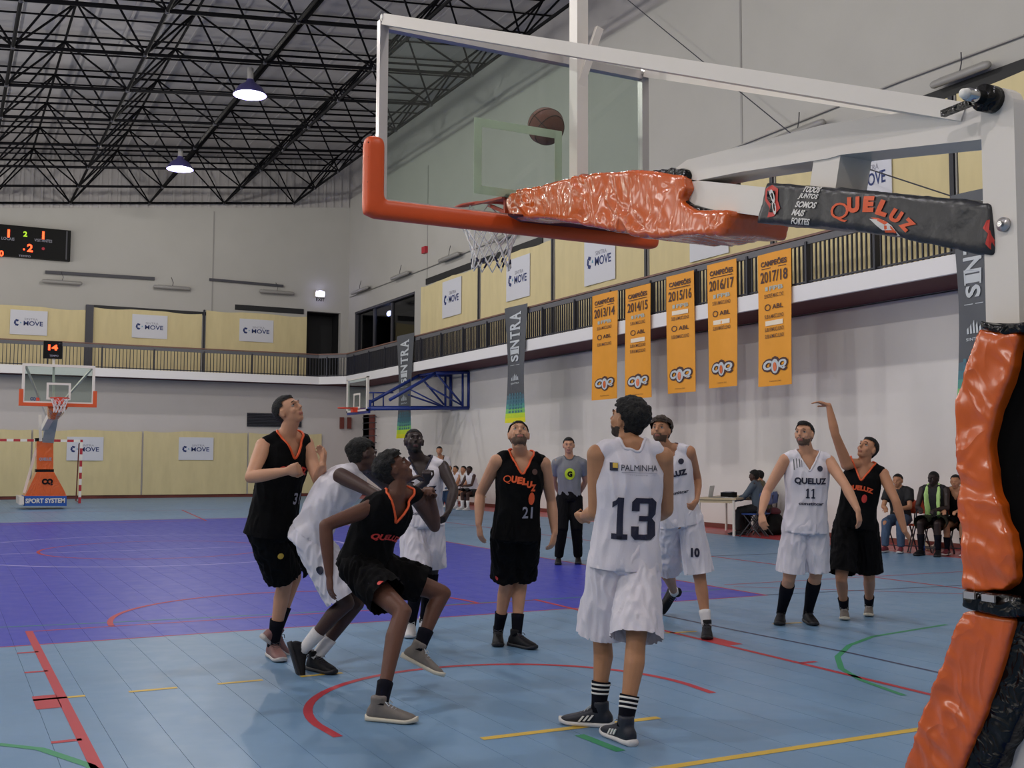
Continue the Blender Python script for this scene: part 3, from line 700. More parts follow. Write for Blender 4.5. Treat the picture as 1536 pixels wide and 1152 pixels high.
a, b = on(596, 502, 0, SX)[1], on(620, 500, 0, SX)[1]; sintra('slate vertical banner with pale lettering, the farthest, behind the blue bracket', a, b, 2.2, 5.72)
a, b = on(758, 463, 0, SX)[1], on(790, 458, 0, SX)[1]; sintra('slate vertical banner with pale lettering above the head of player 21', a, b, 2.5, 5.7)
a, b = on(1427, 300, 0, SX)[1], on(1490, 290, 0, SX)[1]; sintra('slate vertical banner with pale lettering beside the white hoop post, the nearest', a, b, 2.2, 5.62)
# ------------------------------------------------------------------ organic shells: voxel union of overlapping shapes, smoothed
def voxel(mb, size, smooth=4, wfun=None):
    me = bpy.data.meshes.new('shell'); me.from_pydata(mb.v, [], mb.f)
    bm = bmesh.new(); bm.from_mesh(me); bmesh.ops.recalc_face_normals(bm, faces=bm.faces); bm.to_mesh(me); bm.free()
    o = bpy.data.objects.new('shell', me); COL.objects.link(o)
    r = o.modifiers.new('r', 'REMESH'); r.mode = 'VOXEL'; r.voxel_size = size; r.adaptivity = 0
    dg = bpy.context.evaluated_depsgraph_get(); ev = o.evaluated_get(dg); m2 = ev.to_mesh()
    n = len(m2.vertices); V = np.empty(n*3, np.float32); m2.vertices.foreach_get('co', V); V = V.reshape(-1, 3).astype(float)
    nl = len(m2.loops); LI = np.empty(nl, np.int32); m2.loops.foreach_get('vertex_index', LI)
    npo = len(m2.polygons); LS = np.empty(npo, np.int32); LT = np.empty(npo, np.int32)
    m2.polygons.foreach_get('loop_start', LS); m2.polygons.foreach_get('loop_total', LT)
    E = np.empty(len(m2.edges)*2, np.int32); m2.edges.foreach_get('vertices', E); E = E.reshape(-1, 2)
    ev.to_mesh_clear(); bpy.data.objects.remove(o); bpy.data.meshes.remove(me)
    quads = LT == 4
    Q = LI[(LS[quads][:, None]+np.arange(4))] if quads.any() else np.zeros((0, 4), int)
    T = LI[(LS[~quads][:, None]+np.arange(3))] if (~quads).any() else np.zeros((0, 3), int)
    wgt = np.full(n, .5) if wfun is None else wfun(V)
    deg = np.bincount(E.ravel(), minlength=n).astype(float)[:, None]
    for _ in range(smooth):
        S_ = np.zeros_like(V)
        for k in range(3):
            S_[:, k] = np.bincount(E[:, 0], V[E[:, 1], k], n)+np.bincount(E[:, 1], V[E[:, 0], k], n)
        V += wgt[:, None]*(S_/np.maximum(deg, 1)-V)
    return V, Q, T, E
def vnormals(V, Q, T):
    N = np.zeros_like(V)
    for F in (Q, T):
        if len(F) == 0: continue
        nn = np.cross(V[F[:, 2]]-V[F[:, 0]], V[F[:, -1]]-V[F[:, 1]] if F.shape[1] == 4 else V[F[:, 1]]-V[F[:, 2]])
        if F.shape[1] == 3: nn = np.cross(V[F[:, 1]]-V[F[:, 0]], V[F[:, 2]]-V[F[:, 0]])
        for k in range(F.shape[1]): np.add.at(N, F[:, k], nn)
    return N/np.maximum(np.linalg.norm(N, axis=1), 1e-9)[:, None]
def noisev(P):
    return np.array([noise.noise(Vector(p)) for p in P])
def shell_obj(name, V, Q, T, m, parent, keep=None, face_mat=None):
    F = [tuple(q) for q in Q.tolist()]+[tuple(t) for t in T.tolist()]
    if keep is not None:
        F = [f for f in F if all(keep[i] for i in f)]
        used = sorted({i for f in F for i in f}); mp = {i: k for k, i in enumerate(used)}
        V = V[used]; F = [tuple(mp[i] for i in f) for f in F]
    me = bpy.data.meshes.new(name); me.from_pydata(V.tolist(), [], F)
    ms = m if isinstance(m, (list, tuple)) else [m]
    for q in ms: me.materials.append(q)
    me.polygons.foreach_set('use_smooth', [True]*len(me.polygons))
    if face_mat is not None:
        cen = np.array([V[list(f)].mean(0) for f in F]); me.polygons.foreach_set('material_index', face_mat(cen).astype(int).tolist())
    o = bpy.data.objects.new(name, me); COL.objects.link(o)
    if parent: link_parent(o, parent)
    return o

# ------------------------------------------------------------------ near basket stand
AX = -.31                                                     # visible side plane of the arm and post
BXc, BY = -.21, 1.117; BZ0, BZ1 = 2.882, 3.935; BX0, BX1 = BXc-.9, BXc+.9
def P3(px, py, x=AX): return on(px, py, 0, x)
st = empty('basketball_stand', (-.2, -2.3, 0), 'near white portable basketball stand with glass backboard and orange padding, seen from behind', 'basketball hoop')
MB().box((BX0+.02, BY-.01, BZ0+.02), (BX1-.02, BY+.006, BZ1-.02)).build('glass_pane', M['glass'], st)
mb = MB(); fw = .05
mb.box((BX0, BY-.04, BZ0), (BX0+fw, BY+.01, BZ1)); mb.box((BX1-fw, BY-.04, BZ0), (BX1, BY+.01, BZ1)); mb.box((BX0+fw, BY-.04, BZ1-fw), (BX1-fw, BY+.01, BZ1)); mb.box((BX0+fw, BY-.04, BZ0), (BX1-fw, BY+.01, BZ0+.04))
mb.build('board_frame', M['alu'], st)
mb = MB(); q0, q1, r0, r1 = BXc-.295, BXc+.295, 3.03, 3.48; tk = .05; yy0, yy1 = BY+.007, BY+.010
for a, b in (((q0, yy0, r0), (q0+tk, yy1, r1)), ((q1-tk, yy0, r0), (q1, yy1, r1)), ((q0+tk, yy0, r1-tk), (q1-tk, yy1, r1)), ((q0+tk, yy0, r0), (q1-tk, yy1, r0+tk))): mb.box(a, b)
mb.build('target_square', M['mark'], st)
# U-shaped pad along the lower edge
mb = MB(); zb = BZ0-.03
def padsec(c, d, a, b): return (c, np.array(d)*a, (0, b, 0))
mb = MB()
mb.loft([((BX0-.02, BY-.015, z), (r, 0, 0), (0, r*.85, 0)) for z, r in ((zb-.03, .03), (zb-.02, .052), (zb+.02, .058), (BZ0+.34, .058), (BZ0+.37, .05), (BZ0+.385, .03))], 16, sq=.55)
mb.loft([((x, BY-.015, zb+.012), (0, 0, r), (0, r*.85, 0)) for x, r in ((BX0-.05, .03), (BX0-.02, .055), (BX1+.02, .055), (BX1+.06, .045), (BX1+.075, .03))], 16, sq=.55)
mb.loft([((BX1+.02, BY-.015, z), (r, 0, 0), (0, r*.85, 0)) for z, r in ((zb-.03, .03), (zb+.02, .056), (BZ0+.22, .058), (BZ0+.3, .03))], 16, sq=.55)
V, Q, T, E = voxel(mb, .012, 3)
pad = shell_obj('board_pad', V, Q, T, M['orangepad'], st)
for z in (3.0, 3.14, 3.22): MB().ell((BX0-.062, BY-.05, z), ((.006, 0, 0), (0, .006, 0), (0, 0, .006)), 8, 5).build('rivet', M['black'], pad)
# rim and net
RC = np.array([BXc, BY+.375, 3.03]); RR = .235
rm = MB().tube([RC+[RR*math.cos(a), RR*math.sin(a), 0] for a in np.linspace(0, 2*math.pi, 41)], .01, 8, caps=False).build('rim', M['rim'], st, True)
MB().box((BXc-.09, BY+.01, 2.93), (BXc+.09, BY+.03, 3.05)).build('rim_plate', M['rim'], rm)
mb = MB()
for s in (-1, 1): mb.prism([(BXc+s*.08, BY+.01, 3.02), (BXc+s*.2, BY+.32, 3.02), (BXc+s*.23, BY+.34, 3.02), (BXc+s*.11, BY+.01, 3.02)], (0, 0, .012)); mb.bar((BXc+s*.07, BY+.02, 2.94), (BXc+s*.1, BY+.2, 3.02), .02)
mb.prism([(BXc-.1, BY+.01, 3.03), (BXc+.1, BY+.01, 3.03), (BXc+.14, BY+.19, 3.03), (BXc-.14, BY+.19, 3.03)], (0, 0, .008))
mb.build('rim_bracket', M['rim'], rm)
net = MB(); netd = MB(); NN = 12; prof = [(0, RR), (.055, .198), (.115, .168), (.175, .142), (.235, .124), (.295, .116), (.355, .124)]
rn = random.Random(3)
for k in range(NN):
    for s in (1, -1):
        pts = []
        for j, (dz, r) in enumerate(prof):
            a = 2*math.pi*(k+s*j*.5)/NN; r2 = r+rn.uniform(-.006, .006); pts.append(RC+[r2*math.cos(a), r2*math.sin(a), -dz+rn.uniform(-.006, .006)-.01])
        net.tube(pts, .0042, 5); 
        if k % 2 == 0: netd.tube([pts[-2]+(pts[-1]-pts[-2])*.05, pts[-2]+(pts[-1]-pts[-2])*.55], .0065, 5)
tag(net.build('net', M['net'], rm), kind='stuff'); tag(netd.build('net_dark_cord', M['netdark'], rm), kind='stuff')
# pole for the shot clock, braces
pb, pt = on(868, 268, 1, BY-.2), on(859, -60, 1, BY-.2)
MB().bar(pb+[0, 0, -.1], pt+[pb[0]-pt[0], 0, 0], .075, .09, (0, 1, 0)).build('clock_pole', M['white'], st)
a, b = on(899, 42, 1, BY-.28), on(870, 128, 1, BY-.23); MB().bar(a, b, .045, .03, (0, 1, 0)).build('pole_strut', M['white'], st)
JT = P3(1490, 150, AX-.02)
for (x, z, dx) in ((BX0+.03, BZ1-.01, 0), (BX1-.02, BZ1-.01, .16)):
    e = JT+[.04+dx, .13, .0]; br = MB().bar((x, BY-.06, z), e, .055, .06).build('brace', M['white'], st)
    MB().tube([(x-.03, BY-.05, z+.01), (x+.05, BY-.05, z+.01)], .022, 10).build('bolt', M['chrome'], br)
# main arm: lower beam, upper beam, strut between them
def sidebeam(name, outline, th, m, parent=st, x=AX, vox=None, sm=2):
    mb = MB().prism([P3(px, py, x) for px, py in outline], (th, 0, 0)); return mb.build(name, m, parent)
mb = MB(); mb.bar(P3(930, 277)+[.075, 0, 0], P3(1500, 345)+[.075, 0, 0], .15, .115)
mb.build('lower_beam', M['white'], st)
sidebeam('upper_beam', [(1000, 262), (1030, 240), (1235, 187), (1330, 172), (1500, 152), (1500, 206), (1262, 232), (1240, 238), (1110, 258), (1040, 272)], .17, M['white'])
sidebeam('arm_strut', [(1222, 229), (1262, 224), (1252, 290), (1214, 285)], .155, M['white'], x=AX+.007)
# post: tall slab with a rounded head
mb = MB(); y0, y1 = P3(1481, 300)[1], P3(1531, 300)[1]; PY0, PY1 = y0, y1; ym, ry = (y0+y1)/2, abs(y0-y1)/2; zt = P3(1505, 133)[2]
pts = [(AX-.02, y0, .3), (AX-.02, y0, zt-ry)]+[(AX-.02, ym+ry*math.cos(a), zt-ry+ry*math.sin(a)) for a in np.linspace(.2, math.pi-.2, 7)]+[(AX-.02, y1, zt-ry), (AX-.02, y1, .3)]
mb.prism(pts, (.05, 0, 0)); mb.prism([(p[0]+.26, p[1], p[2]) for p in pts], (.05, 0, 0)); post = mb.build('post', M['white'], st)
MB().box((AX+.03, ym-ry*.8, .3), (AX+.25, ym+ry*.6, 2.2)).build('post_core', M['white'], post)
c = JT+[-.02, 0, 0]
MB().tube([c+[.02, 0, 0], c+[-.03, 0, 0]], .042, 18).build('joint_collar', M['blackvinyl'], post, True)
MB().tube([c+[-.03, 0, 0], c+[-.1, 0, 0]], [.021, .02], 16).build('joint_pin', M['chrome'], post, True)
MB().tube([c+[-.1, 0, 0], c+[-.118, 0, 0]], [.018, .014], 16).build('pin_cap', M['paper'], post, True)
MB().bar(c+[-.02, .16, -.005], c+[-.02, .05, 0], .02).build('joint_rod', M['blackvinyl'], post)
for px, py in ((1507, 337),):
    b = P3(px, py, AX-.02); 
    MB().tube([b, b+[-.012, 0, 0]], .022, 18).build('washer', M['alu'], post, True); MB().tube([b+[-.012, 0, 0], b+[-.024, 0, 0]], .009, 6).build('bolt_head', M['chrome'], post)
# printed sleeve round the lower beam
sl = [(1147, 273), (1290, 284), (1400, 294), (1484, 303), (1490, 385), (1400, 368), (1330, 352), (1230, 340), (1133, 333)]
mb = MB()
for off, t in ((-.035, .22),): mb.prism([P3(px, py, AX+off) for px, py in sl], (t, 0, 0))
V, Q, T, E = voxel(mb, .012, 3); N = vnormals(V, Q, T)
V += N*(.006*noisev(V*9+3)+.003*noisev(V*np.array([30, 30, 6])))[:, None]
slv = shell_obj('printed_sleeve', V, Q, T, mat('sleeve_vinyl', (46, 46, 50), .35, bump=.3, bscale=12), st)
sbvh = BVHTree.FromPolygons(V.tolist(), Q.tolist()+T.tolist())
def drape(polys, m, name, parent, fn, dirn, bvh, off=.004, cut=None):
    """polys in the unit square -> fn(x,y) start points, thrown along dirn onto the surface"""
    V2, Fs = polys; bm = bmesh.new(); vs = [bm.verts.new((x, y, 0)) for x, y in V2]
    for f in Fs:
        try: bm.faces.new([vs[i] for i in f])
        except ValueError: pass
    nx_, ny_ = cut or (8, 4)
    for ax, nn in ((0, nx_), (1, ny_)):
        for k in range(1, nn):
            co = [0, 0, 0]; no = [0, 0, 0]; co[ax] = k/nn; no[ax] = 1
            bmesh.ops.bisect_plane(bm, geom=bm.verts[:]+bm.edges[:]+bm.faces[:], plane_co=co, plane_no=no)
    dv = Vector(dirn).normalized(); bad = []
    for v in bm.verts:
        s = Vector(fn(v.co.x, v.co.y)); h = bvh.ray_cast(s, dv, 2.0)
        if h[0] is None: bad.append(v)
        else: v.co = h[0]-dv*off
    bmesh.ops.delete(bm, geom=bad, context='VERTS')
    if not bm.faces: bm.free(); return None
    me = bpy.data.meshes.new(name); bm.to_mesh(me); bm.free(); me.materials.append(m)
    o = bpy.data.objects.new(name, me); COL.objects.link(o); link_parent(o, parent); return o
M['orangeink'] = mat('orange_ink', (232, 92, 44), .5); M['navyprint'] = mat('navy_print', (26, 28, 54), .6); M['redink'] = mat('red_ink', (206, 60, 52), .5); M['whiteink'] = mat('white_ink', (222, 218, 214), .5)
def on_sleeve(polys, m, quad, name='lettering', cut=(10, 4), off=.004):
    """quad: four pixel corners bl, br, tr, tl on the sleeve's side"""
    A, B, C_, D = [P3(*q, AX-.04)+[-.12, 0, 0] for q in quad]
    def fn(x, y): return (A*(1-x)+B*x)*(1-y)+(D*(1-x)+C_*x)*y
    return drape(polys, m, name, slv, fn, (1, 0, 0), sbvh, off, cut)
rowq = lambda x0, x1, y, h: ((x0-1.5, y+h/2), (x1-1.5, y+h/2+2), (x1+1.5, y-h/2+2), (x0+1.5, y-h/2))
for s, x0, x1, y in (('TODOS', 1203, 1229, 283), ('JUNTOS', 1197, 1226, 294), ('SOMOS', 1193, 1224, 306), ('MAIS', 1188, 1207, 318), ('FORTES', 1186, 1214, 331)):
    on_sleeve(text_polys(s, .04, .15), M['whiteink'], rowq(x0, x1, y, 9.5))
for k, (ch, x0, y0, x1, y1, h) in enumerate((('Q', 1246, 333, 1273, 333, 29), ('U', 1272, 320, 1291, 318, 24), ('E', 1293, 318, 1312, 318, 24), ('L', 1312, 321, 1328, 326, 24), ('U', 1331, 329, 1347, 337, 20), ('Z', 1347, 338, 1361, 351, 20))):
    dx, dy = x1-x0, y1-y0; L_ = math.hypot(dx, dy); nx_, ny_ = dy/L_*h, -dx/L_*h
    on_sleeve(text_polys(ch, .07, .1), M['orangeink'], ((x0, y0), (x1, y1), (x1+nx_, y1+ny_), (x0+nx_, y0+ny_)), 'lettering', (5, 5))
# flying ball mark under the word, with pale and dark wings
def pxpoly(pts):
    x0, x1 = min(p[0] for p in pts), max(p[0] for p in pts); y0, y1 = min(p[1] for p in pts), max(p[1] for p in pts)
    V_ = np.array([((p[0]-x0)/(x1-x0), (y1-p[1])/(y1-y0)) for p in pts]); return (V_, [tuple(range(len(pts)))]), ((x0, y1), (x1, y1), (x1, y0), (x0, y0))
for pts, m in (([(1303, 328), (1325, 330), (1337, 338), (1345, 350), (1352, 362), (1332, 358), (1322, 345)], 'whiteink'), ([(1325, 338), (1336, 339), (1343, 348), (1343, 359), (1330, 357), (1325, 348)], 'orangeink'),
    ([(1305, 326), (1318, 327), (1332, 334), (1326, 337), (1316, 331)], 'orangeink'), ([(1148, 283), (1157, 277), (1166, 283), (1165, 300), (1169, 312), (1160, 324), (1150, 326), (1153, 312), (1146, 300)], 'redink')):
    pp, qd = pxpoly(pts); on_sleeve(pp, M[m], qd, 'emblem', (4, 4), .003)
pp, qd = pxpoly([(1151, 286), (1162, 286), (1162, 297), (1156, 300), (1162, 306), (1160, 318), (1153, 318), (1155, 306), (1150, 298)]); on_sleeve(pp, M['blackvinyl'], qd, 'emblem', (3, 3), .006)
on_sleeve(text_polys('CQ', .05), M['whiteink'], ((1159, 322), (1153, 284), (1160, 284), (1166, 322)), 'emblem', (4, 4), .008)
pp, qd = pxpoly([(1479, 330), (1486, 328), (1486, 378), (1478, 366), (1481, 350), (1474, 342)]); on_sleeve(pp, M['redink'], qd, 'emblem', (3, 3))
# crumpled orange bag of padding round the arm head
RW = np.array(Matrix.Rotation(.6, 3, 'X'))
def bag(name, outline, x0, th, vox, m, seed, amp=.012, sm=4, parent=st, grow=0):
    mb = MB().prism([P3(px, py, x0) for px, py in outline], (th, 0, 0)); V, Q, T, E = voxel(mb, vox, sm); N = vnormals(V, Q, T)
    q = V*6+seed; d = amp*.8*noisev(q*.7)+amp*.7*(1-3*np.abs(noisev(V@RW*np.array([3, 9, 16])+seed*2)))*np.clip(.5+noisev(V*4+seed)*1.5, 0, 1)
    V = V+N*d[:, None]; return shell_obj(name, V, Q, T, m, parent)
bag('arm_padding', [(757, 300), (768, 287), (868, 263), (940, 254), (1022, 262), (1028, 282), (1018, 300), (1040, 314), (1092, 318), (1084, 350), (985, 357), (900, 342), (830, 330), (762, 326)], AX-.05, .34, .011, M['orange'], 4.0, .013)
bag('padding_lining', [(975, 256), (1020, 250), (1034, 262), (1028, 276), (1024, 296), (1034, 308), (1086, 316), (1070, 324), (1030, 320), (1005, 300), (1005, 270)], AX-.02, .3, .011, M['blackvinyl'], 9.0, .008)
MB().prism([on(762, 320, 1, BY-.35), on(920, 332, 1, BY-.2), on(975, 352, 1, BY-.05), on(860, 338, 1, BY-.05), on(780, 330, 1, BY-.06)], (0, 0, -.012)).build('padding_flap', M['maroon'], st)
# foam padding on the column: orange front, black back
up = [(1468, 492), (1528, 500), (1515, 560), (1492, 615), (1482, 665), (1490, 730), (1508, 790), (1522, 830), (1518, 880), (1500, 890), (1444, 884), (1438, 780), (1433, 680), (1432, 600), (1448, 545)]
ub = [(1464, 486), (1600, 480), (1600, 900), (1500, 895), (1505, 830), (1478, 740), (1470, 660), (1480, 600), (1500, 545), (1506, 500)]
dn = [(1442, 914), (1522, 928), (1505, 985), (1480, 1060), (1440, 1155), (1400, 1290), (1300, 1290), (1355, 1152), (1400, 1020)]
db = [(1505, 924), (1560, 930), (1600, 950), (1560, 1010), (1492, 1155), (1440, 1290), (1380, 1290), (1425, 1155), (1470, 1055)]
bag('column_padding', up, AX-.10, .42, .010, M['orange'], 1.3, .009)
bag('padding_back', ub, AX-.06, .40, .012, M['blackcloth'] if False else mat('black_foam', (3, 3, 4), .9, spec=.1), 2.3, .004)
bag('lower_padding', dn, AX-.10, .44, .010, M['orange'], 7.1, .009)
bag('lower_padding_edge', db, AX-.08, .42, .010, M['blackvinyl'], 5.1, .010)
bag('padding_strap', [(1441, 884), (1530, 896), (1536, 926), (1500, 926), (1440, 913)], AX-.118, .46, .008, M['blackvinyl'], 8.1, .004)
bag('padding_collar', [(1466, 480), (1500, 486), (1560, 478), (1560, 500), (1505, 503), (1466, 492)], AX-.11, .44, .008, M['blackvinyl'], 6.1, .009)
for a, b in (((1447, 887), (1462, 899)), ((1474, 891), (1492, 904))):
    MB().obox((P3(a[0], a[1], AX-.135)+P3(b[0], b[1], AX-.135))/2, (0, (P3(a[0], 890, AX)[1]-P3(b[0], 890, AX)[1])/2, 0), (0, 0, .010), (.004, 0, 0)).build('tape', M['alu'], st)
b0 = P3(1445, 1152)[1]
mb = MB(); mb.prism([(AX+.03, PY1, 1.2), (AX+.03, PY0+.05, 1.2), (AX+.03, b0-.05, .3), (AX+.03, PY1-.9, .3)], (.26, 0, 0)); mb.build('column', M['white'], st)
mb = MB(); mb.box((AX-.35, PY1-1.6, 0), (AX+.7, b0+.3, .3)); mb.build('base_box', M['basered'], st)
for dx in (-.3, .6):
    for dy in (-1.5, .1): MB().tube([(AX+dx, PY1+dy, .0), (AX+dx, PY1+dy, .06)], .05, 10).build('wheel', M['black'], st)

# basketball in flight beyond the glass
bc = on(819, 189.5, 1, 1.62); bl = empty('basketball', bc, 'brown basketball in flight behind the glass backboard', 'basketball'); br_ = .121
MB().ell(bc, ((br_, 0, 0), (0, br_, 0), (0, 0, br_)), 36, 24).build('leather', M['ball'], bl, True)
rotm = Matrix.Rotation(.7, 3, 'X') @ Matrix.Rotation(.5, 3, 'Y')
for fn in (lambda a: (math.cos(a), math.sin(a), 0), lambda a: (math.cos(a), 0, math.sin(a)), lambda a: (math.sqrt(max(0, 1-.62**2-(.38*math.sin(2*a))**2))*0+.8*math.cos(a), .55+.12*math.cos(2*a), .8*math.sin(a)), lambda a: (.8*math.cos(a), -.55-.12*math.cos(2*a), .8*math.sin(a))):
    pts = [bc+np.array(rotm @ Vector(fn(a)).normalized())*(br_+.0003) for a in np.linspace(0, 2*math.pi, 49)]
    MB().tube(pts, .0028, 5, caps=False).build('seam', M['seam'], bl)

# ------------------------------------------------------------------ far stand
fx, fy = -.5, 26.8; z0, z1 = 2.9, 3.96; x0, x1 = fx-.9, fx+.9
fs_ = empty('basketball_stand', (fx, 30, 0), 'far basketball stand with orange base padding and a red shot clock on top', 'basketball hoop')
MB().box((x0+.03, fy-.0, z0+.03), (x1-.03, fy+.012, z1-.03)).build('glass_pane', M['glass'], fs_)
mb = MB(); f = .07
mb.box((x0, fy-.02, z0), (x0+f, fy+.04, z1)); mb.box((x1-f, fy-.02, z0), (x1, fy+.04, z1)); mb.box((x0+f, fy-.02, z1-f), (x1-f, fy+.04, z1)); mb.box((x0+f, fy-.02, z0), (x1-f, fy+.04, z0+f)); mb.build('board_frame', M['white'], fs_)
mb = MB(); a0, a1, c0, c1 = fx-.3, fx+.3, 3.02, 3.47; tk = .055
for a, b in (((a0, fy-.012, c0), (a0+tk, fy-.004, c1)), ((a1-tk, fy-.012, c0), (a1, fy-.004, c1)), ((a0+tk, fy-.012, c1-tk), (a1-tk, fy-.004, c1)), ((a0+tk, fy-.012, c0), (a1-tk, fy-.004, c0+tk))): mb.box(a, b)
mb.build('target_square', M['white'], fs_)
mb = MB(); mb.box((x0-.06, fy-.04, z0-.06), (x1+.06, fy+.06, z0+.03)); mb.box((x0-.06, fy-.04, z0+.03), (x0+.04, fy+.06, z0+.38)); mb.box((x1-.04, fy-.04, z0+.03), (x1+.06, fy+.06, z0+.38)); mb.build('board_pad', M['orangepad'], fs_)
RC2 = np.array([fx, fy-.375, 3.05]); r2 = MB().tube([RC2+[.23*math.cos(a), .23*math.sin(a), 0] for a in np.linspace(0, 6.2832, 25)], .014, 6, caps=False).build('rim', M['rim'], fs_)
MB().prism([(fx-.12, fy-.02, 2.9), (fx+.12, fy-.02, 2.9), (fx+.12, fy-.02, 3.06), (fx-.12, fy-.02, 3.06)], (0, -.16, 0)).build('rim_plate', M['rim'], r2)
mb = MB()
for k in range(10):
    for s in (1, -1):
        mb.tube([RC2+[r*math.cos(6.283*(k+s*j*.5)/10), r*math.sin(6.283*(k+s*j*.5)/10), -dz] for j, (dz, r) in enumerate(((0, .23), (.12, .18), (.25, .14), (.38, .14)))], .006, 4)
mb.build('net', M['net'], r2)
for sx_ in (-1, 1): MB().bar((fx+sx_*.82, fy+.06, z1-.06), (fx-.05, 29.3, 2.6), .05).build('brace', M['white'], fs_)
MB().bar((fx-.1, fy+.12, 2.85), (fx-.15, fy+.1, 4.35), .06).build('clock_pole', M['white'], fs_)
MB().bar((fx, fy+.1, 2.95), (fx-.1, 29.6, 2.35), .16, .18).build('arm', M['white'], fs_)
mb = MB().loft([((fx, fy+.1, 2.86), (.26, 0, 0), (0, 0, .16)), ((fx, fy+.9, 2.72), (.2, 0, 0), (0, 0, .2)), ((fx-.02, fy+1.3, 2.65), (.14, 0, 0), (0, 0, .14))], 12); mb.build('arm_padding', M['orange'], fs_)
q = lambda px, py: on(px, py, 1, 29.8)
def trap(name, pts, th, m): return MB().prism([q(*p) for p in pts], (0, th, 0)).build(name, m, fs_)
MB().bar(q(72, 664)+[0, .2, 0], q(77, 618)+[0, -.6, 0], .3, .3, (0, 1, 0)).build('column_sleeve', mat('silver_sleeve', (186, 186, 190), .3, noise_amt=.25, nscale=4), fs_)
MB().bar(q(61, 662), q(60, 622), .08, .08, (0, 1, 0)).build('piston', M['white'], fs_)
tp = trap('column_padding', [(55, 661), (80, 661), (80, 705), (55, 705)], .5, M['orange']); trap('padding_strap', [(54, 657), (81, 657), (81, 662), (54, 662)], .5, M['black']); trap('padding_strap', [(54, 704), (81, 704), (81, 708), (54, 708)], .5, M['black'])
tb = trap('base_padding', [(55, 708), (81, 708), (96, 735), (100, 744), (37, 744), (42, 735)], 1.0, M['orange'])
bb = trap('base_board', [(36, 744), (100, 744), (100, 759), (36, 759)], 1.2, M['basered']); trap('side_box', [(29, 745), (37, 745), (37, 757), (29, 757)], 1.6, M['white'])
text_on('SPORT SYSTEM', q(68, 751)+[0, -.02, 0], (1, 0, 0), (0, 0, 1), 1.05, .14, M['whiteink'], bb, 'word', .04)
text_on('CQ', q(71, 723)+[0, -.02, 0], (1, 0, 0), (0, 0, 1), .3, .2, M['black'], tb, 'emblem', .08); text_on('QUELUZ', q(68, 689)+[0, -.02, 0], (1, 0, 0), (0, 0, 1), .34, .1, M['greyink'], tp, 'word', .05)
MB().bar(q(37, 740)+[0, .3, 0], q(56, 672)+[0, .3, 0], .07).build('base_brace', M['white'], fs_)
text_on('CQ', (x0+.28, fy-.012, 3.02), (1, 0, 0), (0, 0, 1), .14, .1, M['navy'], fs_, 'sticker', .06); text_on('B', (x0+.4, fy-.012, 3.02), (1, 0, 0), (0, 0, 1), .09, .09, M['rim'], fs_, 'sticker', .06)
c = on(79, 525, 1, fy+.1); sc_ = empty('shot_clock', c-[0, 0, .24], 'black shot clock glowing red on the pole above the far backboard', 'clock')
MB().obox(c, (.23, 0, 0), (0, .08, 0), (0, 0, .23)).build('case', M['black'], sc_); text_on('14', c+[0, -.09, .06], (1, 0, 0), (0, 0, 1), .24, .15, M['ledred'], sc_, 'digits', .05); text_on('TEMPO', c+[.03, -.09, -.16], (1, 0, 0), (0, 0, 1), .22, .05, M['greyink'], sc_, 'word', .02)
# ------------------------------------------------------------------ handball goal
gx1, gy = on(121, 700, 1, 34)[0], 34.0; gx0 = gx1-3.08
g = empty('handball_goal', (gx1-1.5, gy, 0), 'red and white striped handball goal behind the far basket stand', 'goal')
for x in (gx0, gx1):
    for k in range(10): MB().box((x-.04, gy-.04, k*.2), (x+.04, gy+.04, k*.2+.2)).build('post_band', M['red' if k % 2 == 0 else 'paper'], g)
for k in range(15): MB().box((gx0+.04+k*.2, gy-.04, 2.0), (gx0+.24+k*.2, gy+.04, 2.08)).build('crossbar_band', M['red' if k % 2 else 'paper'], g)
for x in (gx0, gx1): MB().box((x-.04, gy-.04, 2.0), (x+.04, gy+.04, 2.08)).build('corner_block', M['red'], g); MB().tube([(x, gy, 2.0), (x, gy+.7, 1.95), (x, gy+1.1, .04), (x, gy, .04)], .02, 6).build('side_frame', M['brown'], g)
# ------------------------------------------------------------------ side basket on its blue wall bracket
sy = on(690, 600, 0, XR)[1]; yn_ = on(704, 600, 0, XR)[1]; yf_ = min(on(677, 600, 0, XR)[1], 29.55)
sbk = empty('side_basket', (XR, sy, 3), 'side basketball hoop on a blue tubular bracket fixed to the right wall', 'basketball hoop')
def tb_(a, b, y, r=.04, nm='bracket_tube'):
    p, q_ = on(*a, 1, y), on(*b, 1, y); p[0] = min(p[0], XR-.03); q_[0] = min(q_[0], XR-.03); return MB().tube([p, q_], r, 7).build(nm, M['blue'], sbk, True)
for a, b, r in (((703, 558), (703, 612), .05), ((694, 560), (694, 612), .04), ((703, 558), (653, 560), .06), ((653, 560), (584, 600), .055), ((703, 612), (556, 613), .06), ((656, 562), (693, 606), .035), ((640, 578), (693, 608), .03), ((615, 584), (666, 610), .025)): tb_(a, b, yn_, r)
for a, b, r in (((676, 562), (676, 612), .05), ((668, 563), (668, 612), .04), ((676, 563), (629, 563), .05), ((629, 563), (554, 604), .055), ((676, 611), (553, 611), .05), ((629, 563), (666, 607), .035), ((612, 592), (664, 610), .03), ((553, 589), (590, 589), .025), ((575, 589), (575, 611), .025), ((560, 590), (560, 611), .025)): tb_(a, b, yf_, r)
for px, py in ((653, 559), (703, 612), (584, 612), (556, 612)):
    p = on(px, py, 1, yn_); p[0] = min(p[0], XR-.05); MB().tube([p, (p[0], yf_, p[2])], .035, 7).build('cross_tube', M['blue'], sbk, True)
wx = on(553, 590, 1, sy-.6)[0]; bz0, bz1 = 3.02, 4.12; ya_, yb2 = on(552, 590, 0, wx)[1], on(521, 590, 0, wx)[1]
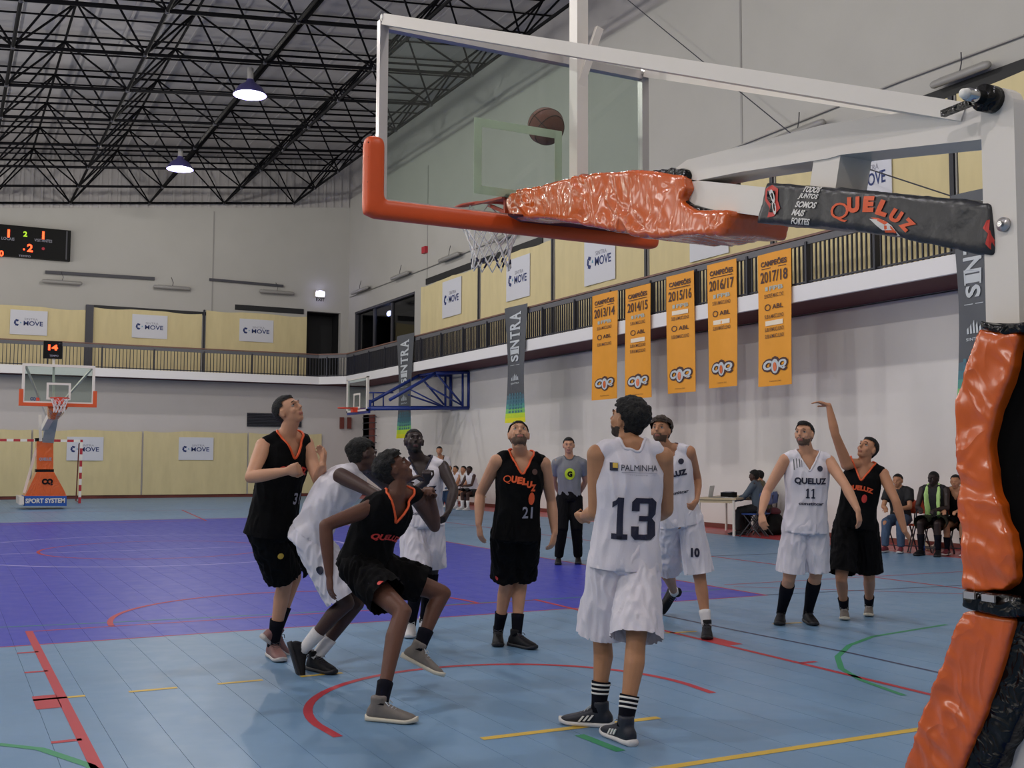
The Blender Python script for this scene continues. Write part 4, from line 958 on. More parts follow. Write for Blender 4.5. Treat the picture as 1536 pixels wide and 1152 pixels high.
MB().box((wx-.01, ya_, bz0), (wx+.01, yb2, bz1)).build('glass_pane', M['glass'], sbk)
mb = MB(); mb.box((wx-.03, ya_, bz0), (wx+.04, ya_+.1, bz1)); mb.box((wx-.03, yb2-.1, bz0), (wx+.04, yb2, bz1)); mb.box((wx-.03, ya_, bz0), (wx+.04, yb2, bz0+.06)); mb.box((wx-.03, ya_, bz1-.04), (wx+.04, yb2, bz1)); mb.build('board_frame', M['white'], sbk)
ymd = (ya_+yb2)/2; mb = MB()
for a, b in (((wx-.02, ymd-.32, 3.12), (wx-.012, ymd-.25, 3.62)), ((wx-.02, ymd+.25, 3.12), (wx-.012, ymd+.32, 3.62)), ((wx-.02, ymd-.25, 3.56), (wx-.012, ymd+.25, 3.62)), ((wx-.02, ymd-.25, 3.12), (wx-.012, ymd+.25, 3.18))): mb.box(a, b)
mb.build('target_square', M['white'], sbk)
rr = MB().tube([(wx-.4+.24*math.cos(a), ymd+.24*math.sin(a), 3.13) for a in np.linspace(0, 6.2832, 25)], .018, 6, caps=False).build('rim', M['rim'], sbk)
MB().prism([(wx-.02, ymd-.12, 3.0), (wx-.02, ymd+.12, 3.0), (wx-.02, ymd+.12, 3.16), (wx-.02, ymd-.12, 3.16)], (-.16, 0, 0)).build('rim_plate', M['rim'], rr)
MB().box((wx+.0, ya_-.02, bz0-.08), (wx+.08, yb2, bz0)).build('board_rail', M['blue'], sbk); MB().box((wx+.03, ya_, bz0), (wx+.12, ya_+.12, bz0+.35)).build('board_mount', M['blue'], sbk)
# brown wall bars in the far corner
wb = empty('climbing_bars', (XR-.1, 36, 1.5), 'brown wooden wall bars on thin steel rails in the far corner', 'wall bars')
for px, t0, t1 in ((534.5, 624, 690), (546, 623, 690), (558, 622, 692)):
    a = on(px, t0, 0, XR-.08); b = on(px, t1, 0, XR-.08); a[1] = min(a[1], 37.9); MB().box((XR-.12, a[1]-.22, max(b[2], .3)), (XR-.04, a[1]+.22, a[2])).build('upright', M['brown'], wb)
for px in (513, 524):
    a = on(px, 626, 1, YFL-.1); b = on(px, 643, 1, YFL-.1); MB().box((a[0]-.08, YFL-.14, b[2]), (a[0]+.08, YFL-.04, a[2])).build('upright', M['brown'], wb)
for py in (628, 636, 645, 655, 665, 675):
    a = on(534, py, 0, XR-.08); b = on(567, py, 0, XR-.08); a[1] = min(a[1], 38.1); MB().bar((XR-.15, a[1], a[2]), (XR-.15, b[1], a[2]), .03).build('rung', M['grille'], wb)
# ------------------------------------------------------------------ people
FH = np.array([math.sin(YAW), math.cos(YAW), 0.]); RH = np.array([math.cos(YAW), -math.sin(YAW), 0.]); ZU = np.array([0, 0, 1.])
def vd(r, u, d): v = RH*r+ZU*u+FH*d; return v/np.linalg.norm(v)
def unit(v): return v/max(np.linalg.norm(v), 1e-9)
def frame(U, F):
    U = unit(U); R = unit(np.cross(F, U)); return R, unit(np.cross(U, R)), U     # right, forward, up
def solve(parent, px, py, L, sgn):
    r = ray(px, py); o = CAM-parent; a = r@r; b = 2*r@o; c = o@o-L*L; disc = b*b-4*a*c
    if disc < 0: return CAM+r*(-b/(2*a))
    return CAM+r*((-b+sgn*math.sqrt(disc))/(2*a))
def skin(name, c): 
    return mat(name, c, .5, noise_amt=.1, nscale=14, spec=.35)
SK = {'fair': skin('skin_fair', (204, 152, 122)), 'tan': skin('skin_tan', (190, 136, 104)), 'olive': skin('skin_olive', (190, 138, 102)), 'brown': skin('skin_brown', (104, 68, 54)), 'dark': skin('skin_dark', (72, 50, 45)), 'deep': skin('skin_deep', (48, 35, 34))}
LIP = {k: mat('lips_'+k, c, .45) for k, c in {'fair': (160, 98, 86), 'tan': (146, 88, 74), 'olive': (150, 92, 78), 'brown': (96, 52, 48), 'dark': (78, 44, 44), 'deep': (70, 42, 42)}.items()}
STUB = {}
for sk_, c_ in (('fair', (214, 160, 132)), ('tan', (190, 136, 104)), ('olive', (202, 148, 112)), ('deep', (58, 42, 40))):
    for kd_, f_ in (('stub', .52), ('full', .25)): STUB[sk_, kd_] = mat('beard_'+sk_+'_'+kd_, tuple(v*f_*(1.0 if i < 1 else 1.04) for i, v in enumerate(c_)), .75, noise_amt=.35, nscale=120)
HAIR = mat('black_hair', (9, 8, 10), .8, bump=.7, bscale=90); HAIRB = mat('brown_hair', (54, 40, 32), .6, bump=.6, bscale=90)
EYEW = mat('eye_white', (176, 166, 160), .5, spec=.2); IRIS = mat('iris_dark', (22, 15, 13), .4)
KJ = {'black': mat('black_jersey', (9, 9, 12), .85, noise_amt=.3, nscale=6, bump=.15, bscale=150, spec=.15), 'white': mat('white_jersey', (226, 222, 232), .75, noise_amt=.04, nscale=5, bump=.12, bscale=150),
      'grey': mat('grey_shirt', (128, 130, 136), .8, noise_amt=.1, nscale=8), 'trousers': mat('black_trousers', (11, 11, 14), .85, spec=.15), 'jeans': mat('blue_jeans', (66, 88, 120), .8, noise_amt=.2, nscale=20),
      'olive': mat('olive_shirt', (96, 92, 70), .8), 'slate': mat('slate_jumper', (78, 90, 104), .8), 'whitetee': mat('white_tee', (214, 210, 212), .8), 'blackpants': mat('black_pants', (22, 22, 27), .8), 'camo': mat('dark_camo', (60, 64, 50), .8, noise_amt=.5, nscale=12)}
SOCKD = mat('navy_sock', (13, 14, 25), .9, spec=.15); SOCKW = mat('white_sock', (220, 218, 220), .85)
SHOE = {'black': (mat('black_shoe', (13, 13, 20), .6, spec=.3), mat('black_sole', (30, 30, 36), .6)), 'blackwhite': (mat('navy_shoe', (26, 30, 44), .5), mat('white_sole', (214, 212, 212), .5)),
        'grey': (mat('grey_shoe', (126, 118, 112), .6, noise_amt=.2, nscale=25), mat('cream_sole', (214, 206, 188), .5)), 'greyred': (mat('grey_red_shoe', (128, 104, 102), .6, noise_amt=.35, nscale=9, vary=(136, 86, 80)), mat('pale_sole', (190, 186, 184), .5)),
        'white': (mat('white_shoe', (206, 204, 206), .5), mat('white_sole_b', (220, 220, 220), .5)), 'maroon': (mat('maroon_shoe', (110, 40, 52), .5), mat('white_sole_c', (210, 206, 206), .5))}

def hand_shapes(mb, Wp, d, n, s, sc, curl, thumb=.6, spread=.10):
    """Wp wrist, d direction, n palm normal, s thumb side"""
    K = Wp+d*.088*sc
    mb.loft([(Wp-d*.02*sc, s*.026*sc, n*.020*sc), (Wp+d*.015*sc, s*.029*sc, n*.018*sc), (Wp+d*.05*sc, s*.040*sc, n*.017*sc), (K, s*.041*sc, n*.014*sc), (K+d*.008*sc, s*.034*sc, n*.009*sc)], 12)
    for off, L, r in ((.031, .072, .0088), (.0105, .081, .009), (-.0105, .076, .0088), (-.031, .060, .0078)):
        p = K+s*off*sc-d*.012*sc; dd = unit(d+s*off*spread*30*.1); pts = [p]; rad = [r*sc]; a = 0
        for fr, ca in ((.45, .9), (.30, 1.1), (.25, .8)):
            a += curl*ca; q = dd*math.cos(a)+n*math.sin(a); p = p+q*L*fr*sc; pts.append(p); rad.append(r*sc*(.95 if fr > .3 else .82))
        mb.tube([pts[0]-dd*.01*sc]+pts, [rad[0]]+rad, 8, round_ends=True)
    b = Wp+d*.022*sc+s*.026*sc+n*.006*sc; t1 = unit(d*.75+s*thumb+n*.35); t2 = unit(d*(1-curl*.2)+s*(thumb*.5-curl*.35)+n*(.3+curl*.25))
    mb.tube([b, b+t1*.045*sc, b+t1*.045*sc+t2*.034*sc], [.0135*sc, .0105*sc, .009*sc], 8, round_ends=True)
def boundary_trim(o, r, m, name, parent, near, minlen=12):
    me = o.data; cnt = {}
    for p in me.polygons:
        for k in p.edge_keys: cnt[k] = cnt.get(k, 0)+1
    adj = {}
    for (a, b), c in cnt.items():
        if c == 1: adj.setdefault(a, []).append(b); adj.setdefault(b, []).append(a)
    seen = set(); out = []
    for s in list(adj):
        if s in seen: continue
        loop = [s]; seen.add(s); cur = s
        while True:
            nx_ = [q for q in adj[cur] if q not in seen]
            if not nx_: break
            cur = nx_[0]; seen.add(cur); loop.append(cur)
        if len(loop) >= minlen: out.append(loop)
    if not out: return None
    loop = min(out, key=lambda l: np.linalg.norm(np.mean([me.vertices[i].co[:] for i in l], 0)-near)+(0 if len(l) > 20 else 1)); P = np.array([me.vertices[i].co[:] for i in loop])
    for _ in range(4): P = P*.5+(np.roll(P, 1, 0)+np.roll(P, -1, 0))*.25
    P = P[::2]; mb = MB(); mb.tube(list(P)+[P[0]], r, 6, caps=False); return mb.build(name, m, parent, True)

def shoe(parent, A, D, Us, sc, kind, hi=True, stripes=False, lo=False, vox=.008):
    """A ankle joint, D toe direction, Us up from the sole; the sole lies .085 below the ankle"""
    D = unit(D); Us = unit(Us-D*(Us@D)); S_ = np.cross(D, Us); up, so = SHOE[kind]; g = A-Us*.085*sc
    mb = MB()
    prof = [(-.080, .020, .055), (-.066, .033, .078), (-.02, .038, .10), (.03, .039, .098), (.07, .042, .08), (.11, .046, .064), (.15, .047, .052), (.185, .042, .043), (.205, .030, .034), (.212, .016, .026)]
    mb.loft([(g+D*x*sc+Us*(h*.5+.006)*sc, S_*w_*sc, Us*h*.5*sc) for x, w_, h in prof], 16, sq=.8)
    if hi: mb.loft([(g-D*.012*sc+Us*z*sc, S_*r*sc, D*r*1.15*sc) for z, r in ((.05, .040), (.09, .041), (.125, .042), (.14, .040))], 14)
    V, Q, T, E = voxel(mb, vox, 3); o = shell_obj('shoe', V, Q, T, up, parent)
    mb = MB(); sp = [(-.088, .018), (-.078, .034), (-.03, .041), (.02, .040), (.07, .044), (.12, .051), (.16, .051), (.195, .043), (.215, .026), (.221, .012)]
    mb.loft([(g+D*x*sc+Us*(.014 if x > -.05 else .017)*sc+Us*(.012*max(0, (x-.17)/.05))*sc, S_*w_*sc, Us*(.0145 if x > -.05 else .018)*sc) for x, w_ in sp], 12, sq=.6)
    mb.build('sole', so, o, True)
    if vox < .009:
        mb = MB()
        for i in range(5):
            x = .055+i*.018; z = .092-.0085*i*1.0
            mb.tube([g+D*x*sc+Us*z*sc+S_*sy_*.022*sc-Us*abs(sy_)*.004 for sy_ in (-1, 0, 1)], .0032*sc, 5)
        for s_ in (-1, 1): mb.tube([g+D*.05*sc+Us*.1*sc, g+D*.04*sc+S_*s_*.03*sc+Us*.112*sc, g+D*.06*sc+S_*s_*.034*sc+Us*.095*sc], .0028*sc, 5)
        mb.build('lace', M['silverink'] if kind in ('blackwhite', 'grey', 'white') else M['grille'], o)
    if stripes:
        for s_ in (-1, 1):
            mb = MB()
            for i in range(3):
                x = .028+i*.026; mb.obox(g+D*(x+.004)*sc+Us*(.052-.004*i)*sc+S_*s_*(.0415+.001*i)*sc, D*.006*sc, unit(Us-D*.8)*.02*sc, S_*.003*sc)
            tag(mb.build('side_stripes', M['paper'], o), kind='stuff')
    return o

def head_frame(Hc, lf, up=ZU): return frame(np.cross(np.cross(lf, up), lf), lf)
def person(label, J, kit, H=1.85, bw=1.0, vox=.0065, group=None, name='person'):
    """J: world joints. Returns the root."""
    s = H/1.85; pel, neck = J['pel'], J['neck']; U = unit(neck-pel); TL = np.linalg.norm(neck-pel)
    Rp, Fp, _ = frame(J.get('pup', U), J['pf']); Rc, Fc, Uc = frame(U, J['cf'])
    root = empty(name, (pel[0], pel[1], J.get('base', 0)), label, 'person', group)
    fine = vox < .009
    def at(t, off=0.):
        k = min(max(t, 0), 1); R = unit(Rp*(1-k)+Rc*k); F = unit(Fp*(1-k)+Fc*k); bow = J.get('bow', 0.)*math.sin(math.pi*k)
        return pel+(neck-pel)*t-F*(bow-off), R, F
    def rings(L, g=1.0, add=0):
        out = []
        for t, rx, ry in L:
            c, R, F = at(t); out.append((c, R*(rx*g*s*bw+add), F*(ry*g*s*bw+add)))
        return out
    hips = {'R': pel+Rp*.088*s-U*.03*s, 'L': pel-Rp*.088*s-U*.03*s}
    sh = {}
    for k, sg in (('R', 1), ('L', -1)): sh[k] = J.get('sh'+k, neck+Rc*sg*.184*s*bw-Uc*.046*s)
    # ---- body
    mb = MB()
    mb.loft(rings([(-.15, .09, .08), (-.08, .15, .10), (0, .160, .105), (.12, .152, .098), (.3, .134, .092), (.5, .146, .102), (.68, .160, .112), (.82, .158, .1), (.91, .125, .082), (.97, .08, .065), (1.02, .06, .058)]), 20)
    Hc = J['head']; lf = J['look']; hR, hF, hU = head_frame(Hc, lf, J.get('hup', ZU)); hs = J.get('hs', 1.0)*s**.5
    hp = lambda x, y, z: Hc+(hR*x+hF*y+hU*z)*hs
    mb.tube([neck-Uc*.05*s, neck+Uc*.02*s, hp(0, -.02, -.075), hp(0, -.01, -.03)], [.066*s, .060*s, .057*s, .055*s], 14)
    for k in 'RL':
        mb.tube([neck+Uc*.035*s, sh[k]*.45+neck*.55+Uc*.018*s, sh[k]], [.046*s, .05*s, .058*s], 10, round_ends=True)
    def he(c, a): mb.ell(hp(*c), (hR*a[0]*hs, hF*a[1]*hs, hU*a[2]*hs), 20, 12)
    he((0, -.012, .012), (.076, .097, .094)); he((0, .02, -.040), (.058, .066, .070)); he((0, .046, -.088), (.034, .034, .024)); he((0, .0, -.055), (.062, .06, .045))
    he((0, .083, .026), (.046, .014, .011)); mb.loft([(hp(0, .088, .018), hR*.008*hs, hF*.008*hs), (hp(0, .098, -.012), hR*.0105*hs, hF*.012*hs), (hp(0, .103, -.026), hR*.017*hs, hF*.012*hs), (hp(0, .090, -.034), hR*.014*hs, hF*.006*hs)], 8)
    for q in (-1, 1): he((q*.038, .056, -.028), (.022, .022, .024)); he((q*.079, -.008, -.012), (.009, .019, .031)); he((q*.082, -.004, .006), (.010, .014, .013))
    he((0, .082, -.058), (.026, .012, .0065)); he((0, .079, -.069), (.022, .012, .007))
    ctr = [Hc]
    hands = {}
    for k, sg in (('R', 1), ('L', -1)):
        a = J['arm'+k]; S0 = sh[k]; E0, W0 = a['el'], a['wr']
        mb.ell(S0, (Rc*.058*s, Fc*.060*s, Uc*.062*s), 14, 9)
        g = bw**.7
        mb.tube([S0, S0*.66+E0*.34, S0*.3+E0*.7, E0], [.056*s*g, .052*s*g, .045*s*g, .040*s*g], 12, round_ends=True)
        mb.tube([E0, E0*.7+W0*.3, E0*.35+W0*.65, W0], [.040*s*g, .044*s*g, .036*s*g, .026*s], 12, round_ends=True)
        d = unit(a['tip']-W0); n = a['palm']; n = unit(n-d*(n@d)); sd = np.cross(d, n)*(1 if k == 'R' else -1)
        # thumb side: right hand, fingers along d, palm facing n -> thumb on n x d ... resolved by handedness
        sd = unit(np.cross(n, d))*(1 if k == 'R' else -1)
        hand_shapes(mb, W0, d, n, sd, s*1.02, a.get('curl', .35)); ctr.append(W0+d*.08)
    for k in 'RL':
        l = J['leg'+k]; K0, A0 = l['kn'], l['an']; h0 = hips[k]; g = bw**.8
        mb.tube([h0+U*.02*s, h0*.62+K0*.38, h0*.25+K0*.75, K0], [.086*s*g, .084*s*g, .066*s*g, .055*s*g], 14, round_ends=True)
        sd = unit(A0-K0); bk = unit(np.cross(np.cross(sd, -l['D']), sd)) if np.linalg.norm(np.cross(sd, l['D'])) > .1 else -l['D']
        mb.tube([K0, K0*.72+A0*.28+bk*.014*s, K0*.42+A0*.58+bk*.007*s, K0*.12+A0*.88, A0], [.053*s*g, .056*s*g, .044*s*g, .034*s, .034*s], 12, round_ends=True)
        mb.ell(K0-bk*.02*s, (Rp*.035*s, -bk*.035*s, sd*.04*s), 10, 6)
        D = unit(l['D']); mb.ell(A0-unit(l['U'])*.04*s+D*.05*s, (np.cross(D, unit(l['U']))*.028*s, D*.10*s, unit(l['U'])*.026*s), 12, 7)
    ctr = np.array(ctr)
    def wf(V):
        w_ = np.full(len(V), .55)
        for i, c in enumerate(ctr):
            dd = np.linalg.norm(V-c, axis=1); w_ = np.minimum(w_, np.where(dd < (.13 if i == 0 else .12), .22, .55))
        return w_
    V, Q, T, E = voxel(mb, vox, 6 if fine else 3, wf)
    sk = kit['skin']
    def fm(C):
        L = (C-Hc)/hs; x, y, z = L@hR, L@hF, L@hU
        lip = (np.abs(x) < .022) & (y > .074) & (z < -.054) & (z > -.0745); r_ = lip.astype(int)
        if kit.get('beard'):
            bd = (z < -.056+.35*np.clip(.05-y, 0, .1)) & (y > -.005) & (z > -.13) & ~lip & ((y > .03) | (z > -.105))
            bd |= (np.abs(x) < .036) & (y > .06) & (z < -.044) & (z > -.056); r_[bd & ~lip] = 2
        return r_
    body = shell_obj('body', V, Q, T, [SK[sk], LIP[sk]]+([STUB[(sk, kit['beard'])]] if kit.get('beard') else []), root, face_mat=fm)
    if vox < .012:
        for q in (-1, 1):
            e = MB().ell(hp(q*.031, .0655, .007), (hR*.0145*hs, hF*.0145*hs, hU*.0105*hs), 14, 9).build('eye', EYEW, root, True)
            ex, ez = J.get('gaze', (0, .003)); MB().ell(hp(q*.031+ex, .0775, .007+ez), (hR*.0076*hs, hF*.004*hs, hU*.0076*hs), 10, 6).build('iris', IRIS, e, True)
            MB().tube([hp(q*(.031+x), y+.001, z) for x, y, z in ((-.015, .073, .010), (-.007, .079, .0165), (.005, .0785, .0175), (.016, .069, .011))], .0026*hs, 6).build('eyelid', SK[sk], root, True)
            MB().tube([hp(q*x, y, z) for x, y, z in ((.014, .092, .027), (.03, .089, .033), (.046, .076, .029))], [.003*hs, .004*hs, .0025*hs], 6).build('eyebrow', kit.get('hairmat', HAIR), root, True)
    # ---- hair and beard
    hk = kit.get('hair', 'short'); hm = kit.get('hairmat', HAIR)
    if hk != 'bald':
        th = {'short': .010, 'fade': .007, 'curly': .028, 'afro': .024, 'mop': .026, 'buzz': .004}[hk]
        m2 = MB()
        m2.ell(hp(0, -.016, .014), (hR*(.078+th*.8)*hs, hF*(.098+th)*hs, hU*(.096+th)*hs), 24, 14)
        if hk in ('curly', 'mop'): m2.ell(hp(0, .02, .075), (hR*.07*hs, hF*.075*hs, hU*.045*hs), 16, 9)
        if hk == 'fade': m2.ell(hp(0, .02, .075), (hR*.055*hs, hF*.07*hs, hU*.042*hs), 16, 9)
        if hk == 'short': m2.ell(hp(0, .015, .075), (hR*.056*hs, hF*.06*hs, hU*.032*hs), 16, 9)
        m2.ell(hp(0, -.06, -.035), (hR*.06*hs, hF*.045*hs, hU*.045*hs), 14, 8)
        V2, Q2, T2, E2 = voxel(m2, max(vox, .008), 2); N2 = vnormals(V2, Q2, T2)
        amp = {'curly': .011, 'afro': .006, 'mop': .009}.get(hk, .003); V2 = V2+N2*(amp*noisev(V2*(38 if amp > .004 else 60))+amp*.5)[:, None]
        L = (V2-Hc)/hs; x, y, z = L@hR, L@hF, L@hU
        lowr = .066 if hk not in ('curly', 'mop', 'afro') else .058
        tp = np.clip((.055-z)/.07, 0, 1)*th*.9+np.where((y > .03) & (z < .085), th*.5, 0)
        V2 = V2-N2*tp[:, None]; L = (V2-Hc)/hs; x, y, z = L@hR, L@hF, L@hU
        keep = ~(((y > .028) & (z < lowr)) | ((y > -.035) & (z < .0)) | ((y > -.01) & (z < .03)) | (z < -.068))
        shell_obj('hair', V2, Q2, T2, hm, root, keep=keep)
    # ---- top
    cvx = max(vox, .010); seed = abs(pel[0]*7.1+pel[1]*3.3)
    def clothe(nm, mb_, m, amp, keepf=None, sm=4, an=(1, 1, .35), fr=9, vx=None):
        V, Q, T, E = voxel(mb_, vx or cvx, sm); N = vnormals(V, Q, T)
        q = V*np.array(an)*fr+seed; n1 = noisev(q); n2 = 1-2*np.abs(noisev(q*1.7+5))
        V = V+N*(amp*(n1*.5+n2*.7))[:, None]
        return shell_obj(nm, V, Q, T, m, root, keep=keepf(V) if keepf else None), BVHTree.FromPolygons(V.tolist(), Q.tolist()+T.tolist())
    hem = kit.get('hem', -.13)
    mb = MB(); g2 = kit.get('loose', 1.0)
    jr = [(hem, .190, .145), (hem+.1, .184, .138), (.12, .176, .132), (.3, .166, .124), (.48, .170, .126), (.66, .180, .134), (.8, .178, .124), (.885, .160, .106), (.945, .132, .088), (.985, .10, .076), (1.0, .08, .07)]
    if kit.get('tuck'): jr[0] = (hem, .172, .125); jr[1] = (hem+.1, .17, .124); jr[2] = (.12, .165, .12)
    mb.loft([(c, u*g2, v*g2) if i < 6 else (c, u, v) for i, (c, u, v) in enumerate(rings(jr))], 24, sq=.86)
    sl = kit.get('sleeve')
    for k in 'RL':
        a = J['arm'+k]; top = neck*.22+sh[k]*.78
        mb.tube([neck+Uc*.01*s-Fc*.0, top+Uc*.016*s], [.060*s, .057*s], 10, round_ends=True)
        if sl:
            e = sh[k]+(a['el']-sh[k])*(.62 if sl == 'short' else .98)
            mb.tube([neck*.4+sh[k]*.6+Uc*.01, sh[k], e], [.070*s, .078*s*bw, (.074 if sl == 'short' else .056)*s*bw], 12)
            if sl == 'long': mb.tube([e, a['wr']], [.056*s, .040*s], 10)
    def kf(V):
        L = V-neck; x, y, z = L@Rc, L@Fc, L@Uc
        cut = (x*x+y*y < (.074*s)**2) & (z > -.045*s)
        if kit.get('vneck', True): cut |= (y > 0) & (np.abs(x) < .070*s*(1+z/(.125*s))) & (z > -.125*s)
        tt = (V-pel)@U; h_ = hem*TL+.014; nr_ = np.linalg.norm((V-pel)-tt[:, None]*U, axis=1) < .3
        cut |= (tt < h_) & nr_; sn = nr_ & (tt >= h_) & (tt < h_+cvx*1.3); V[sn] -= (tt[sn]-h_)[:, None]*U
        return ~cut
    jo, jb = clothe('jersey' if not sl else 'shirt', mb, kit['top'], .015 if fine else .008, kf)
    if kit.get('trim'): boundary_trim(jo, .0085*s, kit['trim'], 'collar', jo, neck)
    # ---- bottoms
    mb = MB(); long_ = kit.get('pants')
    mb.loft(rings([(.16, .160, .118), (.06, .176, .130), (-.04, .185, .142), (-.12, .17, .135)]), 20)
    fr_ = kit.get('short_len', .93)
    for k in 'RL':
        l = J['leg'+k]; h0 = hips[k]+U*.02*s; K0, A0 = l['kn'], l['an']
        if long_: mb.tube([h0, h0*.5+K0*.5, K0], [.102*s, .098*s, .084*s], 14); mb.tube([h0*.1+K0*.9, K0*.5+A0*.5, K0*.04+A0*.96], [.084*s, .070*s, .060*s], 14)
        else:
            e = h0+(K0-h0)*fr_; q = kit.get('flare', 1.0); mb.tube([h0, h0*.6+e*.4, h0*.2+e*.8, e], [.104*s, .112*s, .116*s*q, .120*s*q], 18)
    def hemcut(V):
        ks = []; ds = []
        for k in 'RL':
            h0 = hips[k]+U*.02*s; e_ = h0+(J['leg'+k]['kn']-h0)*fr_; ax = unit(e_-h0); L_ = np.linalg.norm(e_-h0); t = (V-h0)@ax
            ds.append(np.linalg.norm((V-h0)-t[:, None]*ax, axis=1)); ks.append(t > L_-.014); sn = (t <= L_-.014) & (t > L_-.014-cvx*1.3) & (ds[-1] < .15); V[sn] += (L_-.014-t[sn])[:, None]*ax
        return ~np.where(ds[0] < ds[1], ks[0], ks[1])
    so, sbv = clothe('trousers' if long_ else 'shorts', mb, kit['bottom'], .022 if fine else .008, an=(1, 1, .22), fr=15, keepf=None if long_ else hemcut)
    # ---- socks and shoes
    for k in 'RL':
        l = J['leg'+k]; K0, A0 = l['kn'], l['an']; SL = np.linalg.norm(K0-A0); fh = kit.get('sock_h', .16)/SL; ms = kit.get('sockmat', SOCKD)
        if not long_:
            up = unit(K0-A0); bk = -unit(l['D']); rr = lambda t: (.036+.024*min(max((t-.1)/.6, 0), 1)*(1 if t < .8 else .9))*s
            ts = np.linspace(-.02, fh, 5); so_ = MB().tube([A0+(K0-A0)*t+bk*.010*min(max(t, 0)*2.2, 1)*s for t in ts], [rr(t)+.006 for t in ts], 14).build('sock', ms, root, True)
            if kit.get('bands'):
                for i in range(3):
                    t = fh-(.016+i*.024)/SL; c = A0+(K0-A0)*t+bk*.010*min(max(t, 0)*2.2, 1)*s; MB().tube([c-up*.005, c+up*.005], rr(t)+.0085, 14).build('sock_band', M['paper'], so_, True)
        shoe(root, A0, l['D'], l['U'], s*kit.get('shoe_s', 1.02), kit['shoe'], kit.get('hi', True) and not long_, kit.get('stripes', False), vox=max(.008, vox))
    return root, dict(j=jo, jb=jb, s=so, sb=sbv, R=Rc, F=Fc, U=Uc, neck=neck, sz=s, J=J, Rp=Rp, Fp=Fp, hips=hips, root=root)
def mark(P, polys, m, x, z, w_, h_, side='front', arc_=0., name='lettering', cut=(10, 3), off=.004, rot=0., which='j'):
    cut = (cut[0]*2, cut[1]*2); off = off+.003
    """flat print on the jersey: x,z = centre from the neck base in metres (x to the viewer's right)"""
    F, U, R, nk, s = P['F'], P['U'], P['R'], P['neck'], P['sz']
    if side == 'front': dr, rv = -F, -R
    else: dr, rv = F, R
    cr, sr_ = math.cos(rot), math.sin(rot)
    def fn(a, b):
        u, v = (a-.5)*w_, (b-.5)*h_; v2 = v-arc_*(2*(a-.5))**2; u, v2 = u*cr-v2*sr_, u*sr_+v2*cr
        return nk+rv*(x+u)*s+U*(z+v2)*s-dr*.5
    return drape(polys, m, name, P['j'], fn, dr, P['jb'], off, cut)
def mark_at(P, polys, m, px, py, w_, h_, name='emblem', off=.010, which='s', cut=(3, 3)):
    """print thrown from the photograph's side onto the shorts at a place on the thigh"""
    key = 's' if which == 's' else 'j'; bv = P['sb'] if which == 's' else P['jb']; c0 = W(px, py, .5); dr = unit(ray(px, py))
    h = bv.ray_cast(Vector(CAM), Vector(dr), 60)
    if h[0] is None: return None
    c = np.array(h[0]); n = np.array(h[1]); n = n if n@dr < 0 else -n; up_ = unit(ZU-n*(ZU@n)); rv = np.cross(up_, n)
    return drape(polys, m, name, P[key], lambda a, b: c+n*.15+rv*(a-.5)*w_+up_*(b-.5)*h_, -n, bv, off, cut)

